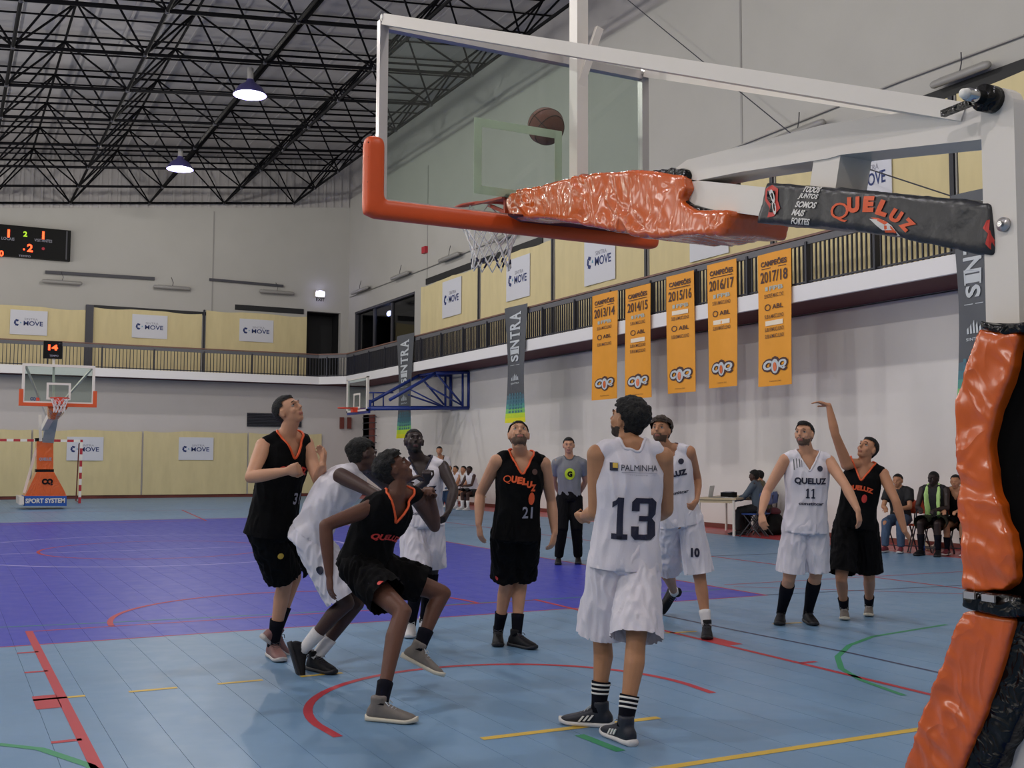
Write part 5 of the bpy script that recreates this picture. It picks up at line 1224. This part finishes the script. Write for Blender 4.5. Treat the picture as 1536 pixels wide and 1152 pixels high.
def from_view(S, D, H=1.85, bw=1.0):
    """joints from sight lines plus distances (metres along the view axis)"""
    s = H/1.85; J = {}; g = lambda q: W(q[0], q[1], D+q[2])
    J['pel'], J['neck'], J['head'] = g(S['pel']), g(S['neck']), g(S['head'])
    J['cf'] = vd(S['cf'][0], 0, S['cf'][1]); J['pf'] = vd(*[(S.get('pf') or S['cf'])[i] if i != 1 else 0 for i in (0, 1)], (S.get('pf') or S['cf'])[1]) if False else vd((S.get('pf') or S['cf'])[0], 0, (S.get('pf') or S['cf'])[1])
    J['look'] = vd(*S['look']); 
    for k in ('bow', 'gaze', 'hs'): 
        if k in S: J[k] = S[k]
    if 'hup' in S: J['hup'] = vd(*S['hup'])
    if 'pup' in S: J['pup'] = vd(*S['pup'])
    U = unit(J['neck']-J['pel']); Rc, Fc, Uc = frame(U, J['cf']); Rp, Fp, _ = frame(J.get('pup', U), J['pf'])
    for k, sg in (('R', 1), ('L', -1)):
        a = S['arm'+k]; 
        if 'sh' in a: sh = g(a['sh']); J['sh'+k] = sh
        else: sh = J['neck']+Rc*sg*.184*s*bw-Uc*.046*s
        el = solve(sh, a['el'][0], a['el'][1], .315*s, a['el'][2]); wr = solve(el, a['wr'][0], a['wr'][1], .27*s, a['wr'][2])
        tip = solve(wr, a['tip'][0], a['tip'][1], .15*s, a['tip'][2])
        J['arm'+k] = dict(el=el, wr=wr, tip=tip, palm=vd(*a['palm']), curl=a.get('curl', .35))
        l = S['leg'+k]; hp_ = J['pel']+Rp*sg*.088*s-U*.03*s; f = l['foot']
        if f[0] == 'floor':
            a0, b0 = on(f[1][0], f[1][1], 2, 0), on(f[2][0], f[2][1], 2, 0); Dv = unit(b0-a0); an = a0+Dv*.085*s+ZU*.085*s*1.02; Uv = ZU
        else:
            an = g(f[1]); tp = solve(an, f[2][0], f[2][1], .215*s, f[2][2]); Dv = unit(tp-an)
            Dv = unit(Dv); Uv = unit(vd(*f[3])) if len(f) > 3 else ZU
            Uv = unit(Uv-Dv*(Uv@Dv)); Dv = unit(Dv+Uv*.33); Uv = unit(Uv-Dv*(Uv@Dv))
        best = None
        for sgn in (-1, 1):
            kn = solve(hp_, l['kn'][0], l['kn'][1], .445*s, sgn); e = abs(np.linalg.norm(kn-an)-.44*s)+(0 if l['kn'][2] == sgn or l['kn'][2] == 0 else .25)
            if best is None or e < best[0]: best = (e, kn)
        kn = best[1]; Ls = np.linalg.norm(kn-an); 
        r_ = ray(*l['kn'][:2]); 
        # slide the knee along its sight line so that thigh and shin share the error
        tk = (kn-CAM)@FW; cand = min((tk+q*.01 for q in range(-35, 36)), key=lambda q: (np.linalg.norm(CAM+r_*q-hp_)-.445*s)**2*1.0+(np.linalg.norm(CAM+r_*q-an)-.44*s)**2)
        kn = CAM+r_*cand
        J['leg'+k] = dict(kn=kn, an=an, D=Dv, U=Uv)
        if DEBUG: print('   leg', k, 'thigh %.2f shin %.2f' % (np.linalg.norm(kn-hp_), np.linalg.norm(kn-an)), 'arm %.2f %.2f' % (np.linalg.norm(el-sh), np.linalg.norm(wr-el)), 'torso %.2f' % np.linalg.norm(J['neck']-J['pel']))
    return J
DEBUG = False
OR = M['orangeink']; NV = M['navyprint']; WI = M['whiteink']
CIRC = rects([tuple((.5+.5*math.cos(a), .5+.5*math.sin(a)) for a in np.arange(0, 6.28, .52))])
NUM1 = rects([(0, 0, .62, .13), (.19, 0, .43, 1), [(0, .74), (.2, .84), (.2, 1), (.12, .93), (0, .88)]])
NUM3 = rects([(.1, .87, .54, 1), (.1, 0, .54, .13), (.2, .44, .5, .57), [(.44, .87), (.54, 1), (.66, .9), (.66, .6), (.56, .505), (.44, .505)], [(.44, .505), (.56, .505), (.66, .4), (.66, .1), (.54, 0), (.44, .13)], (0, .68, .2, .9), [(0, .9), (.2, .9), (.2, .87), (.1, 1)], (0, .1, .2, .32), [(0, .1), (.1, 0), (.2, .13), (.2, .1)]])
kb = lambda **k: dict(dict(top=KJ['black'], trim=OR, bottom=KJ['black'], sockmat=SOCKD, shoe='black'), **k)
kw = lambda **k: dict(dict(top=KJ['white'], bottom=KJ['white'], sockmat=SOCKD, shoe='black'), **k)

# tall player in black at the left
S = dict(pel=(408, 788, .0), neck=(430, 656, 0), head=(433, 616, -.02), cf=(.75, -.62), pf=(.85, -.5), look=(.72, .42, -.35), hup=(-.35, 1, 0), gaze=(.0, .004),
    armR=dict(sh=(395, 670, -.12), el=(376, 716, -1), wr=(430, 707, -1), tip=(456, 700, -1), palm=(.3, .2, .8), curl=1.2),
    armL=dict(sh=(459, 668, .12), el=(478, 722, -1), wr=(484, 698, -1), tip=(486, 670, 1), palm=(-.7, .1, -.6), curl=.5),
    legR=dict(kn=(428, 872, 0), foot=('floor', (404, 984), (434, 1000))), legL=dict(kn=(441, 866, 0), foot=('air', (414, 950, .22), (430, 980, 1), (.4, .8, 0))))
D1 = 8.0
P = person('tall player in black jersey with orange collar at the left, looking up with fists raised', from_view(S, D1, 1.97), kb(skin='fair', hair='short', shoe='greyred', sock_h=.2), 1.97)[1]
mark(P, text_polys('QUELUZ', .07), M['redink'], -.0, -.20, .24, .06, arc_=.02); mark(P, text_polys('31', .03), M['greyink'], .08, -.40, .08, .08)
mark_at(P, CIRC, M['yellow'], 421, 834, .045, .045)
# bent player in white seen from the side
S = dict(pel=(466, 806, .0), neck=(537, 706, .02), head=(545, 684, .0), cf=(.9, .35), pf=(.9, .2), look=(.85, -.1, .5), hup=(-.3, 1, .2), bow=.05,
    armR=dict(sh=(512, 714, -.14), el=(556, 737, -1), wr=(592, 760, -1), tip=(606, 775, 1), palm=(.5, -.6, .3), curl=.3),
    armL=dict(sh=(550, 700, .18), el=(580, 730, 1), wr=(612, 720, 1), tip=(634, 712, 1), palm=(.3, -.8, .0), curl=.4),
    legR=dict(kn=(520, 905, 0), foot=('air', (454, 976, -.12), (453, 1026, -1), (.9, .2, .35))), legL=dict(kn=(535, 905, 0), foot=('floor', (462, 1004), (508, 1014))))
P = person('player in white vest bent forward, pushing against the crouching player in black', from_view(S, 7.75, 1.86), kw(skin='dark', hair='afro', shoe='black', sockmat=SOCKW, sock_h=.17, hem=.0), 1.86, 1.04)[1]
mark_at(P, CIRC, NV, 482, 856, .05, .06)
# crouching player in black
S = dict(pel=(546, 846, .0), neck=(593, 745, -.05), head=(592, 704, -.02), cf=(.72, -.7), pf=(.8, -.55), look=(.8, .52, .15), hup=(-.55, 1, 0), bow=.03,
    armR=dict(sh=(556, 762, -.12), el=(488, 788, -1), wr=(494, 862, -1), tip=(496, 905, 1), palm=(.8, 0, .5), curl=.25),
    armL=dict(sh=(626, 746, .12), el=(652, 790, 1), wr=(648, 748, -1), tip=(640, 722, -1), palm=(-.3, .2, -.8), curl=.9),
    legR=dict(kn=(604, 918, 0), foot=('floor', (550, 1080), (628, 1086))), legL=dict(kn=(664, 890, 0), foot=('air', (628, 976, -.02), (662, 1012, -1), (.8, .7, 0))))
P = person('crouching player in black jersey with mop hair, looking up at the hoop, front centre left', from_view(S, 7.05, 1.86), kb(skin='brown', hair='mop', shoe='grey', sock_h=.14, short_len=.72), 1.86)[1]
mark(P, text_polys('QUELUZ', .05), M['redink'], .0, -.24, .24, .05, arc_=.02); mark_at(P, CIRC, M['redink'], 571, 876, .045, .03)
# player in white behind them
S = dict(pel=(632, 778, 0), neck=(630, 694, 0), head=(621, 662, -.02), cf=(.1, -1), look=(.25, .3, -1), gaze=(.002, .003),
    armR=dict(sh=(600, 702, 0), el=(618, 742, -1), wr=(640, 722, -1), tip=(640, 702, -1), palm=(0, .2, 1), curl=1.1),
    armL=dict(el=(681, 736, -1), wr=(672, 768, -1), tip=(662, 786, -1), palm=(-.8, .2, .4), curl=.7),
    legR=dict(kn=(626, 862, 0), foot=('floor', (618, 950), (610, 964))), legL=dict(kn=(648, 858, 0), foot=('floor', (634, 946), (644, 958))))
P = person('bearded player in white jersey standing behind the crouching pair', from_view(S, 9.45, 1.84), kw(skin='deep', hair='buzz', beard='full', shoe='white', sock_h=.42, trim=NV), 1.84, 1.06)[1]
mark(P, text_polys('QUELUZ', .06), NV, .0, -.22, .27, .055); mark(P, text_polys('constitcar', .03), NV, .02, -.42, .2, .025)
# player 21 in black
S = dict(pel=(774, 796, 0), neck=(781, 686, 0), head=(778, 652, -.05), cf=(.16, -1), look=(.12, .62, -1), gaze=(.002, .005),
    armR=dict(el=(720, 742, 1), wr=(718, 787, -1), tip=(723, 822, -1), palm=(.8, 0, .5), curl=.3), armL=dict(el=(827, 752, 1), wr=(832, 800, -1), tip=(825, 833, -1), palm=(-.8, 0, .5), curl=.4),
    legR=dict(kn=(760, 872, 0), foot=('floor', (747, 962), (747, 992))), legL=dict(kn=(782, 870, 0), foot=('floor', (764, 968), (797, 974))))
P = person('bearded player in black jersey number 21, arms hanging, looking up at centre', from_view(S, 8.65, 1.84, 1.04), kb(skin='fair', hair='short', beard='stub', shoe='black', sock_h=.17), 1.84, 1.04)[1]
for ch, x, z in (('Q', -.115, -.17), ('U', -.062, -.165), ('E', -.02, -.17), ('L', .02, -.178), ('U', .06, -.20), ('Z', .095, -.225)): mark(P, text_polys(ch, .07, .1), OR, x, z, .045 if ch != 'Q' else .06, .055 if ch != 'Q' else .065, cut=(3, 3))
mark(P, CIRC, OR, .085, -.31, .05, .1, name='emblem', cut=(3, 3)); mark(P, text_polys('21', .02), M['greyink'], .06, -.42, .085, .09)
mark(P, CIRC, M['bandark'], .10, -.10, .045, .045, name='emblem', cut=(3, 3)); mark_at(P, CIRC, M['redink'], 746, 866, .025, .04)
# referee
S = dict(pel=(854, 744, 0), neck=(854, 689, 0), head=(853, 668, -.03), cf=(0, -1), look=(-.05, -.02, -1), armR=dict(el=(831, 722, 1), wr=(840, 742, 1), tip=(850, 748, 1), palm=(0, 0, 1)), armL=dict(el=(878, 722, 1), wr=(868, 742, 1), tip=(858, 748, 1), palm=(0, 0, 1)),
    legR=dict(kn=(843, 796, 0), foot=('floor', (838, 845), (836, 851))), legL=dict(kn=(865, 795, 0), foot=('floor', (867, 844), (868, 850))))
P = person('referee in grey shirt with lime badge and black trousers, hands behind the back', from_view(S, 15.8, 1.86), dict(skin='fair', hair='short', top=KJ['grey'], bottom=KJ['trousers'], sleeve='short', tuck=True, hem=-.02, pants=True, shoe='black', vneck=False, trim=M['bangrey']), 1.86, .97, .009)[1]
mark(P, CIRC, mat('lime_badge', (190, 214, 40), .6), .0, -.20, .15, .17, name='badge', cut=(4, 4)); mark(P, text_polys('G', .06), M['black'], .0, -.20, .07, .08, off=.010, cut=(4, 4))
# player 13 in white seen from behind
S = dict(pel=(938, 832, .0), neck=(946, 672, -.02), head=(941, 630, .03), cf=(-.08, 1), look=(-.72, .30, .62), bow=-.02,
    armR=dict(el=(1000, 765, 1), wr=(975, 780, 1), tip=(960, 780, 1), palm=(-1, 0, 0), curl=.5), armL=dict(el=(893, 768, 1), wr=(876, 774, 1), tip=(862, 780, 1), palm=(.4, .3, -.4), curl=1.1),
    legL=dict(kn=(903, 952, 0), foot=('floor', (920, 1092), (852, 1086))), legR=dict(kn=(954, 960, 0), foot=('floor', (950, 1120), (924, 1108))))
P = person('player in white jersey number 13 seen from behind, nearest the camera', from_view(S, 6.12, 1.88), kw(skin='olive', hair='curly', beard='full', shoe='blackwhite', sock_h=.16, bands=True, stripes=True, short_len=1.0, flare=1.12, loose=1.04, vneck=False, trim=KJ['white']), 1.88, 1.0, .006)[1]
mark(P, NUM1, NV, -.062, -.37, .085, .225, 'back', cut=(3, 6)); mark(P, NUM3, NV, .07, -.37, .14, .225, 'back', cut=(5, 6))
mark(P, rects([(0, 0, 1, 1)]), NV, -.105, -.095, .042, .042, 'back', name='emblem', cut=(3, 3)); mark(P, rects([(0, 0, 1, 1)]), M['yellow'], -.098, -.088, .026, .026, 'back', name='emblem', cut=(3, 3), off=.007)
mark(P, text_polys('PALMINHA', .0), NV, .035, -.097, .205, .032, 'back'); mark(P, rects([(0, 0, 1, 1)]), M['greyink'], .035, -.122, .2, .003, 'back', name='rule', cut=(10, 2))
mark(P, text_polys('www.palminha.pt', .0), M['greyink'], .03, -.135, .1, .008, 'back', cut=(6, 2))
# player 10 in white
S = dict(pel=(1019, 776, 0), neck=(1001, 676, 0), head=(991, 646, -.02), cf=(-.15, -1), look=(-.5, .3, -1), gaze=(-.003, .003),
    armR=dict(el=(958, 728, -1), wr=(962, 770, -1), tip=(966, 790, -1), palm=(.5, 0, .5)), armL=dict(el=(1046, 720, 1), wr=(1044, 752, -1), tip=(1034, 766, -1), palm=(-.6, .2, .6), curl=.8),
    legL=dict(kn=(1050, 868, 0), foot=('floor', (1060, 952), (1062, 974))), legR=dict(kn=(1000, 862, 0), foot=('air', (1012, 890, 1.0), (990, 922, -1), (.6, .3, -.7))))
P = person('player in white jersey number 10 stepping forward behind number 13', from_view(S, 9.55, 1.85), kw(skin='tan', hair='curly', hairmat=HAIRB, beard='stub', shoe='black', sockmat=SOCKW, sock_h=.13), 1.85)[1]
mark(P, text_polys('QUELUZ', .07), NV, .0, -.20, .27, .06); mark(P, CIRC, NV, .10, -.10, .05, .05, name='emblem', cut=(3, 3)); mark(P, text_polys('constitcar', .03), NV, .02, -.36, .2, .025)
mark_at(P, text_polys('10', .05), NV, 1043, 829, .075, .08, cut=(6, 6))
# player 11 in white
S = dict(pel=(1208, 786, 0), neck=(1211, 684, 0), head=(1206, 651, -.03), cf=(-.08, -1), look=(-.62, .15, -.8), gaze=(-.003, .002),
    armR=dict(el=(1150, 738, 1), wr=(1142, 770, -1), tip=(1146, 793, -1), palm=(.6, 0, .6), curl=.35), armL=dict(el=(1268, 728, -1), wr=(1287, 766, -1), tip=(1291, 793, -1), palm=(-.6, 0, .6), curl=.3),
    legR=dict(kn=(1184, 866, 0), foot=('floor', (1173, 932), (1158, 953))), legL=dict(kn=(1224, 862, 0), foot=('floor', (1208, 932), (1236, 946))))
P = person('player in white jersey number 11 with long navy socks, mouth open, at the right', from_view(S, 9.85, 1.87, 1.05), kw(skin='fair', hair='fade', beard='stub', shoe='black', sock_h=.36, hi=False, trim=KJ['white']), 1.87, 1.05)[1]
mark(P, text_polys('QUELUZ', .045), NV, .012, -.215, .28, .065); mark(P, NUM1, NV, -.012, -.32, .034, .085, cut=(2, 3), name='number'); mark(P, NUM1, NV, .035, -.32, .034, .085, cut=(2, 3), name='number')
mark(P, text_polys('constitcar', .03), NV, .022, -.41, .22, .026); mark(P, CIRC, NV, .09, -.10, .05, .05, name='emblem', cut=(3, 3)); mark(P, rects([(0, 0, .1, 1), (.3, .2, .4, 1.1), (.6, .3, .7, 1.1), (.85, .3, .9, 1)]), M['bangrey'], -.10, -.07, .07, .1, name='brush_mark', cut=(3, 3))
# shooter in black behind
S = dict(pel=(1284, 782, 0), neck=(1295, 700, 0), head=(1301, 673, -.02), cf=(-.35, -1), look=(-.72, .45, -.55), hup=(.3, 1, 0),
    armR=dict(sh=(1270, 696, -.05), el=(1253, 652, -1), wr=(1243, 608, 1), tip=(1219, 600, -1), palm=(-.2, -1, 0), curl=.25), armL=dict(el=(1344, 752, -1), wr=(1357, 797, -1), tip=(1368, 812, 1), palm=(-.5, -.3, .5), curl=.25),
    legR=dict(kn=(1262, 868, 0), foot=('floor', (1266, 925), (1270, 944))), legL=dict(kn=(1304, 866, 0), foot=('floor', (1304, 920), (1300, 940))))
P = person('shooter in black jersey with one arm still raised, behind number 11', from_view(S, 10.35, 1.85), kb(skin='tan', hair='short', shoe='grey', sock_h=.14, shoe_s=.97), 1.85)[1]
mark(P, text_polys('QUELUZ', .06), OR, .0, -.2, .24, .055, arc_=.02); mark(P, CIRC, M['redink'], .05, -.29, .05, .08, name='emblem', cut=(3, 3))

# ---------------- people sitting and standing along the wall
def seated(label, x, y, ang, kit, H=1.78, sz=.45, lean=.15, vox=.014, armf=None, look=None, group=None, legs=(.0, .0), name='person'):
    """ang: heading in the ground plane (degrees from +x); sitting on a seat of height sz"""
    s = H/1.85; f = np.array([math.cos(math.radians(ang)), math.sin(math.radians(ang)), 0]); r = np.cross(f, ZU)
    pel = np.array([x, y, sz+.10]); neck = pel+ZU*.52*s+f*lean; lk = unit(f+ZU*-.05) if look is None else unit(np.array(look, float))
    J = dict(pel=pel, neck=neck, head=neck+ZU*.135*s+f*.03, cf=f, pf=f, look=lk)
    for k, sg in (('R', 1), ('L', -1)):
        kn = pel+f*.43*s+r*sg*(.13)*s+ZU*(.50*s-sz-.10+.0); an = kn*1.0; an = kn+f*(-.02+legs[0 if k == 'R' else 1]); an[2] = .088
        J['leg'+k] = dict(kn=kn, an=an, D=unit(f+r*sg*.15), U=ZU)
        sh = neck+r*sg*.178*s-ZU*.055*s; el = sh-ZU*.27*s+f*.12+r*sg*.05; wr = el+f*.2-r*sg*.12-ZU*.02
        if armf: el, wr = armf(k, sg, sh, el, wr, f, r)
        J['arm'+k] = dict(el=el, wr=wr, tip=wr+f*.12-r*sg*.03-ZU*.02, palm=-ZU, curl=.4)
    return person(label, J, kit, H, 1.0, vox, group, name)[1]
def fl(px, py): return on(px, py, 2, 0)
kt = dict(sockmat=SOCKW, vneck=False)
bench0 = fl(690, 768)
bx = 10.55
hx = lambda px, y_: None
def seat_at(px, y): # ground point with given y under a sight column
    r = ray(px, 720); t = (y-CAM[1])/r[1]; return CAM[0]+r[0]*t
for i, (px, y, lb, sk, top, look) in enumerate(((682, 27.4, 'bench player in white leaning forward, leftmost of the far bench', 'brown', 'white', None), (692, 26.6, 'bench player in white with folded hands, second on the far bench', 'olive', 'white', None),
    (704, 25.7, 'bench person in white bib with bare arms, third on the far bench', 'tan', 'whitetee', None), (713, 24.9, 'bench player in white, rightmost of the far bench', 'dark', 'white', None))):
    seated(lb, seat_at(px, y), y, 196, dict(kt, skin=sk, hair='short', top=KJ[top], bottom=KJ['white' if i < 2 else 'blackpants'], shoe='white', sock_h=.2, short_len=.8), lean=.22)
bt = empty('bench', (10.4, 26, 0), 'low wooden team bench along the right wall, under the far white players', 'bench')
xb0, xb1 = seat_at(676, 28.2), seat_at(722, 24.4)
bd = unit(np.array([xb1-xb0, 24.4-28.2, 0])); bn_ = np.cross(bd, ZU); p0 = np.array([xb0, 28.2, .4]); p1 = np.array([xb1, 24.4, .4])
MB().bar(p0, p1, .3, .05).build('seat', M['wood'], bt)
for p in (p0+bd*.3, (p0+p1)/2, p1-bd*.3): MB().box((p[0]-.04, p[1]-.04, 0), (p[0]+.04, p[1]+.04, .38)).build('leg', M['grille'], bt)
# coach standing
S = dict(pel=(668, 730, 0), neck=(661, 687, 0), head=(659, 676, -.05), cf=(.2, -1), look=(.1, -.1, -1), armR=dict(el=(651, 705, 1), wr=(655, 722, -1), tip=(658, 730, -1), palm=(0, 0, 1)), armL=dict(el=(675, 706, 1), wr=(677, 724, -1), tip=(677, 731, -1), palm=(-1, 0, 0)),
    legR=dict(kn=(662, 752, 0), foot=('floor', (660, 772), (659, 774))), legL=dict(kn=(672, 752, 0), foot=('floor', (672, 772), (672, 774))))
person('standing man in white polo shirt and jeans beside the far bench', from_view(S, 29.0, 1.8), dict(skin='tan', hair='short', top=KJ['whitetee'], trim=M['black'], bottom=KJ['jeans'], sleeve='short', pants=True, shoe='white'), 1.8, 1.0, .014)
# score table and its people
tl, tr = fl(1049, 804), fl(1101, 806); tz = .74
tabd = unit(np.array([tr[0]-tl[0], tr[1]-tl[1], 0])); tabn = np.array([-tabd[1], tabd[0], 0]); tabn = tabn if tabn[1] > 0 else -tabn
Lw = np.linalg.norm(tr-tl); tab = empty('score_table', (tl+tr)/2+tabn*.9, 'pale wooden scorer table on white legs at the right side line', 'table')
MB().obox((tl+tr)/2+tabn*.9+ZU*tz, tabd*(Lw/2+.06), tabn*.95, ZU*.018).build('tabletop', M['wood'], tab)
for c in (tl, tr, tl+tabn*1.75, tr+tabn*1.75): MB().tube([c+ZU*.02, c+ZU*(tz-.02)], .028, 8).build('leg', M['white'], tab)
for a, b in ((tl, tr), (tl+tabn*1.75, tr+tabn*1.75)): MB().bar(a+ZU*(tz-.05), b+ZU*(tz-.05), .03, .06).build('apron', M['wood'], tab)
def desk(name, label, cat, c, u, v, w_, m): return tag(MB().obox(c, u, v, w_).build(name, m), label, cat)
ct = (tl+tr)/2+tabn*.15+ZU*(tz+.02)
lt = empty('laptop', ct, 'open pale laptop standing on the near end of the scorer table', 'laptop')
MB().obox(ct+ZU*.008, tabd*.16, tabn*.11, ZU*.007).build('keyboard', M['greyfix'], lt); MB().obox(ct-tabd*.15+ZU*.12, tabd*.02+ZU*.11, tabn*.15, tabd*.004).build('screen', M['paper'], lt)
cb = (tl+tr)/2+tabn*.5+tabd*.1+ZU*(tz+.018); con = empty('scoring_console', cb, 'black scoring console box on the scorer table', 'console')
MB().obox(cb+ZU*.05, tabd*.12, tabn*.16, ZU*.05).build('case', M['black'], con); MB().obox(cb+ZU*.105, tabd*.08, tabn*.12, ZU*.006).build('key_panel', M['greyink'], con)
desk('paper_sheet', 'white score sheet lying at the near edge of the scorer table', 'paper', (tl+tr)/2+tabn*.12+tabd*.22+ZU*(tz+.021), tabd*.1, tabn*.08, ZU*.002, M['paper'])
def kitn(**k): return dict(dict(vneck=False, sockmat=SOCKD), **k)
def armtable(k, sg, sh, el, wr, f, r): return sh-ZU*.22+f*.16+r*sg*.04, sh-ZU*.30+f*.38-r*sg*.05
pc = fl(1087, 792); 
angt = math.degrees(math.atan2(-tabd[1], -tabd[0]))
pa = (tl+tr)/2+tabd*.66+tabn*.72
seated('person in slate jumper with white belt line, sitting at the scorer table', pa[0], pa[1], angt, kitn(skin='dark', hair='afro', top=KJ['slate'], sleeve='long', bottom=KJ['blackpants'], pants=True, shoe='black'), armf=armtable, vox=.012, lean=.08)
pb2 = (tl+tr)/2+tabd*.58+tabn*1.42
seated('person in olive shirt at the far end of the scorer table, half behind number 10', pb2[0], pb2[1], angt, kitn(skin='tan', hair='short', top=KJ['olive'], sleeve='short', bottom=KJ['blackpants'], pants=True, shoe='black'), armf=armtable, vox=.012, lean=.1)
def chair(label, x, y, ang, m, group=None):
    f = np.array([math.cos(math.radians(ang)), math.sin(math.radians(ang)), 0]); r = np.cross(f, ZU); c = np.array([x, y, 0.])
    t = empty('folding_chair', c, label, 'chair', group)
    mb = MB().loft([(c+ZU*(.44+z), r*a, f*b) for z, a, b in ((-.012, .19, .18), (0, .205, .195), (.012, .2, .19))], 16, sq=.6); mb.build('seat', m, t, True)
    mb = MB().loft([(c-f*(.2+.02*z)+ZU*(.62+z), r*w_, f*.012) for z, w_ in ((0, .17), (.03, .2), (.2, .2), (.24, .15))], 12, sq=.6); mb.build('backrest', m, t, True)
    for sg in (-1, 1):
        MB().tube([c+r*sg*.2+f*.2, c+r*sg*.2-f*.16+ZU*.46, c+r*sg*.19-f*.22+ZU*.8], .012, 6).build('leg', M['grille'], t); MB().tube([c+r*sg*.18-f*.22, c+r*sg*.18+f*.12+ZU*.43], .012, 6).build('leg', M['grille'], t)
    MB().tube([c+r*.2+f*.12+ZU*.1, c-r*.2+f*.12+ZU*.1], .01, 6).build('stretcher', M['grille'], t)
    return t
chair('blue folding chair under the person in slate at the scorer table', pa[0], pa[1], angt, M['chairblue'])
chair('blue folding chair under the person in olive at the scorer table', pb2[0], pb2[1], angt, M['chairblue'])
c = fl(1121, 806)+np.array([.25, .15, 0]); chair('empty blue folding chair at the near end of the scorer table', c[0], c[1], angt, M['chairblue'])
def sack(name, label, cat, c, rx, ry, h, m, seed, parts=()):
    c = np.array(c, float); t = empty(name, c, label, cat); mb = MB().loft([(c+ZU*z*h, (rx*a, 0, 0), (0, ry*a, 0)) for z, a in ((0.02, .85), (.15, 1), (.55, .95), (.85, .7), (1, .35))], 14)
    V, Q, T, E = voxel(mb, .02, 2); N = vnormals(V, Q, T); V += N*(.02*noisev(V*6+seed))[:, None]; V[:, 2] = np.maximum(V[:, 2], c[2]+.002); shell_obj('bag_body', V, Q, T, m, t)
    MB().tube([c+ZU*h*.8+[-rx*.4, 0, 0], c+ZU*(h*1.2)+[-rx*.1, 0, 0], c+ZU*h*.8+[rx*.4, 0, 0]], .012, 6).build('strap', M['grille'], t); return t
c = fl(1136, 799)+np.array([.15, .1, 0]); sack('sports_bag', 'grey drawstring sack on the red floor strip behind the empty blue chair', 'bag', c, .16, .15, .4, M['greyfix'], 1)
c = fl(1160, 802); sack('sports_bag', 'black sports bag with a maroon top beside the empty blue chair', 'bag', c, .24, .22, .45, M['black'], 2)
c2 = c+np.array([.02, .0, .40]); tag(MB().ell(c2+ZU*.06, ((.16, 0, 0), (0, .12, 0), (0, 0, .09)), 12, 7).build('folded_jacket', M['maroon'], None, True), 'maroon jacket bundled on top of the black sports bag', 'clothing')
# right-hand bench people
angb = 205
q1 = fl(1396, 834); f_ = np.array([math.cos(math.radians(angb)), math.sin(math.radians(angb)), 0])
q = q1-f_*.42; P = seated('seated player with lime towel round the neck and dark clothes, at the right', q[0], q[1]+.02, angb, kitn(skin='deep', hair='buzz', top=KJ['blackcloth'] if 'blackcloth' in KJ else KJ['blackpants'], bottom=KJ['camo'], shoe='black', sock_h=.25), 1.88, look=(-1, -.1, -.15), vox=.011, lean=.12)
nk, R_, F_, U_ = P['neck'], P['R'], P['F'], P['U']
mb = MB()
for sg in (-1, 1):
    pts = [nk-F_*.07+U_*.03, nk+R_*sg*.075+U_*.02, nk+R_*sg*.09+F_*.12-U_*.10, nk+R_*sg*.085+F_*.15-U_*.28, nk+R_*sg*.08+F_*.16-U_*.46]
    mb.tube(pts, [(.03, .05), (.03, .05), (.025, .055), (.022, .058), (.02, .05)], 10)
V, Q, T, E = voxel(mb, .012, 2); N = vnormals(V, Q, T); V += N*(.006*noisev(V*20))[:, None]
tw = shell_obj('towel', V, Q, T, M['towel'], None); tag(tw, 'lime green towel hanging round the seated player\'s neck', 'towel')
q2 = fl(1432, 834)-f_*.42; seated('seated player in black vest half hidden by the orange padding', q2[0]+.0, q2[1], angb, kitn(skin='tan', hair='short', top=KJ['black'], bottom=KJ['black'], shoe='maroon', sock_h=.2, vneck=True), 1.75, vox=.012, lean=.25)
q3 = fl(1345, 828)-f_*.25; seated('seated person in black shirt and jeans behind the shooter\'s lowered hand', q3[0], q3[1], angb, kitn(skin='tan', hair='short', top=KJ['blackpants'], sleeve='short', bottom=KJ['jeans'], pants=True, shoe='maroon'), 1.75, vox=.012, lean=.1, legs=(.05, .02))
q4 = q1-f_*.44; chair('orange chair between the person in jeans and the player with the towel', (q3[0]+q[0])/2+.15, (q3[1]+q[1])/2+.05, angb, M['chairorange'], None)
chair('black-framed orange chair under the player with the lime towel', q[0], q[1], angb, M['chairorange']); chair('orange chair under the player in the black vest', q2[0], q2[1], angb, M['chairorange']); chair('orange chair under the person in jeans', q3[0], q3[1], angb, M['chairorange'])
bp_ = fl(1384, 833); bo = empty('water_bottle', bp_, 'clear water bottle with a blue label standing on the floor by the seated player', 'bottle')
MB().loft([(bp_+ZU*z, (r, 0, 0), (0, r, 0)) for z, r in ((0, .035), (.01, .042), (.2, .042), (.26, .03), (.29, .015), (.31, .015))], 14).build('bottle_body', M['bottle'], bo, True)
MB().loft([(bp_+ZU*z, (.0425, 0, 0), (0, .0425, 0)) for z in (.08, .16)], 14).build('label_band', M['chairblue'], bo, True); MB().loft([(bp_+ZU*z, (.017, 0, 0), (0, .017, 0)) for z in (.305, .33)], 10).build('cap', M['paper'], bo, True)
a, b = fl(1370, 812), fl(1393, 826)
tag(MB().bar(a+ZU*.2, b+ZU*.03, .06, .05).build('wooden_beam', M['wood']), 'pale wooden beam sloping to the floor left of the seated player', 'beam')
a, b = fl(1398, 826), fl(1436, 812); tag(MB().bar(a+ZU*.05, b+ZU*.12, .06, .05).build('wooden_beam', M['wood']), 'pale wooden beam sloping up towards the orange column padding', 'beam')
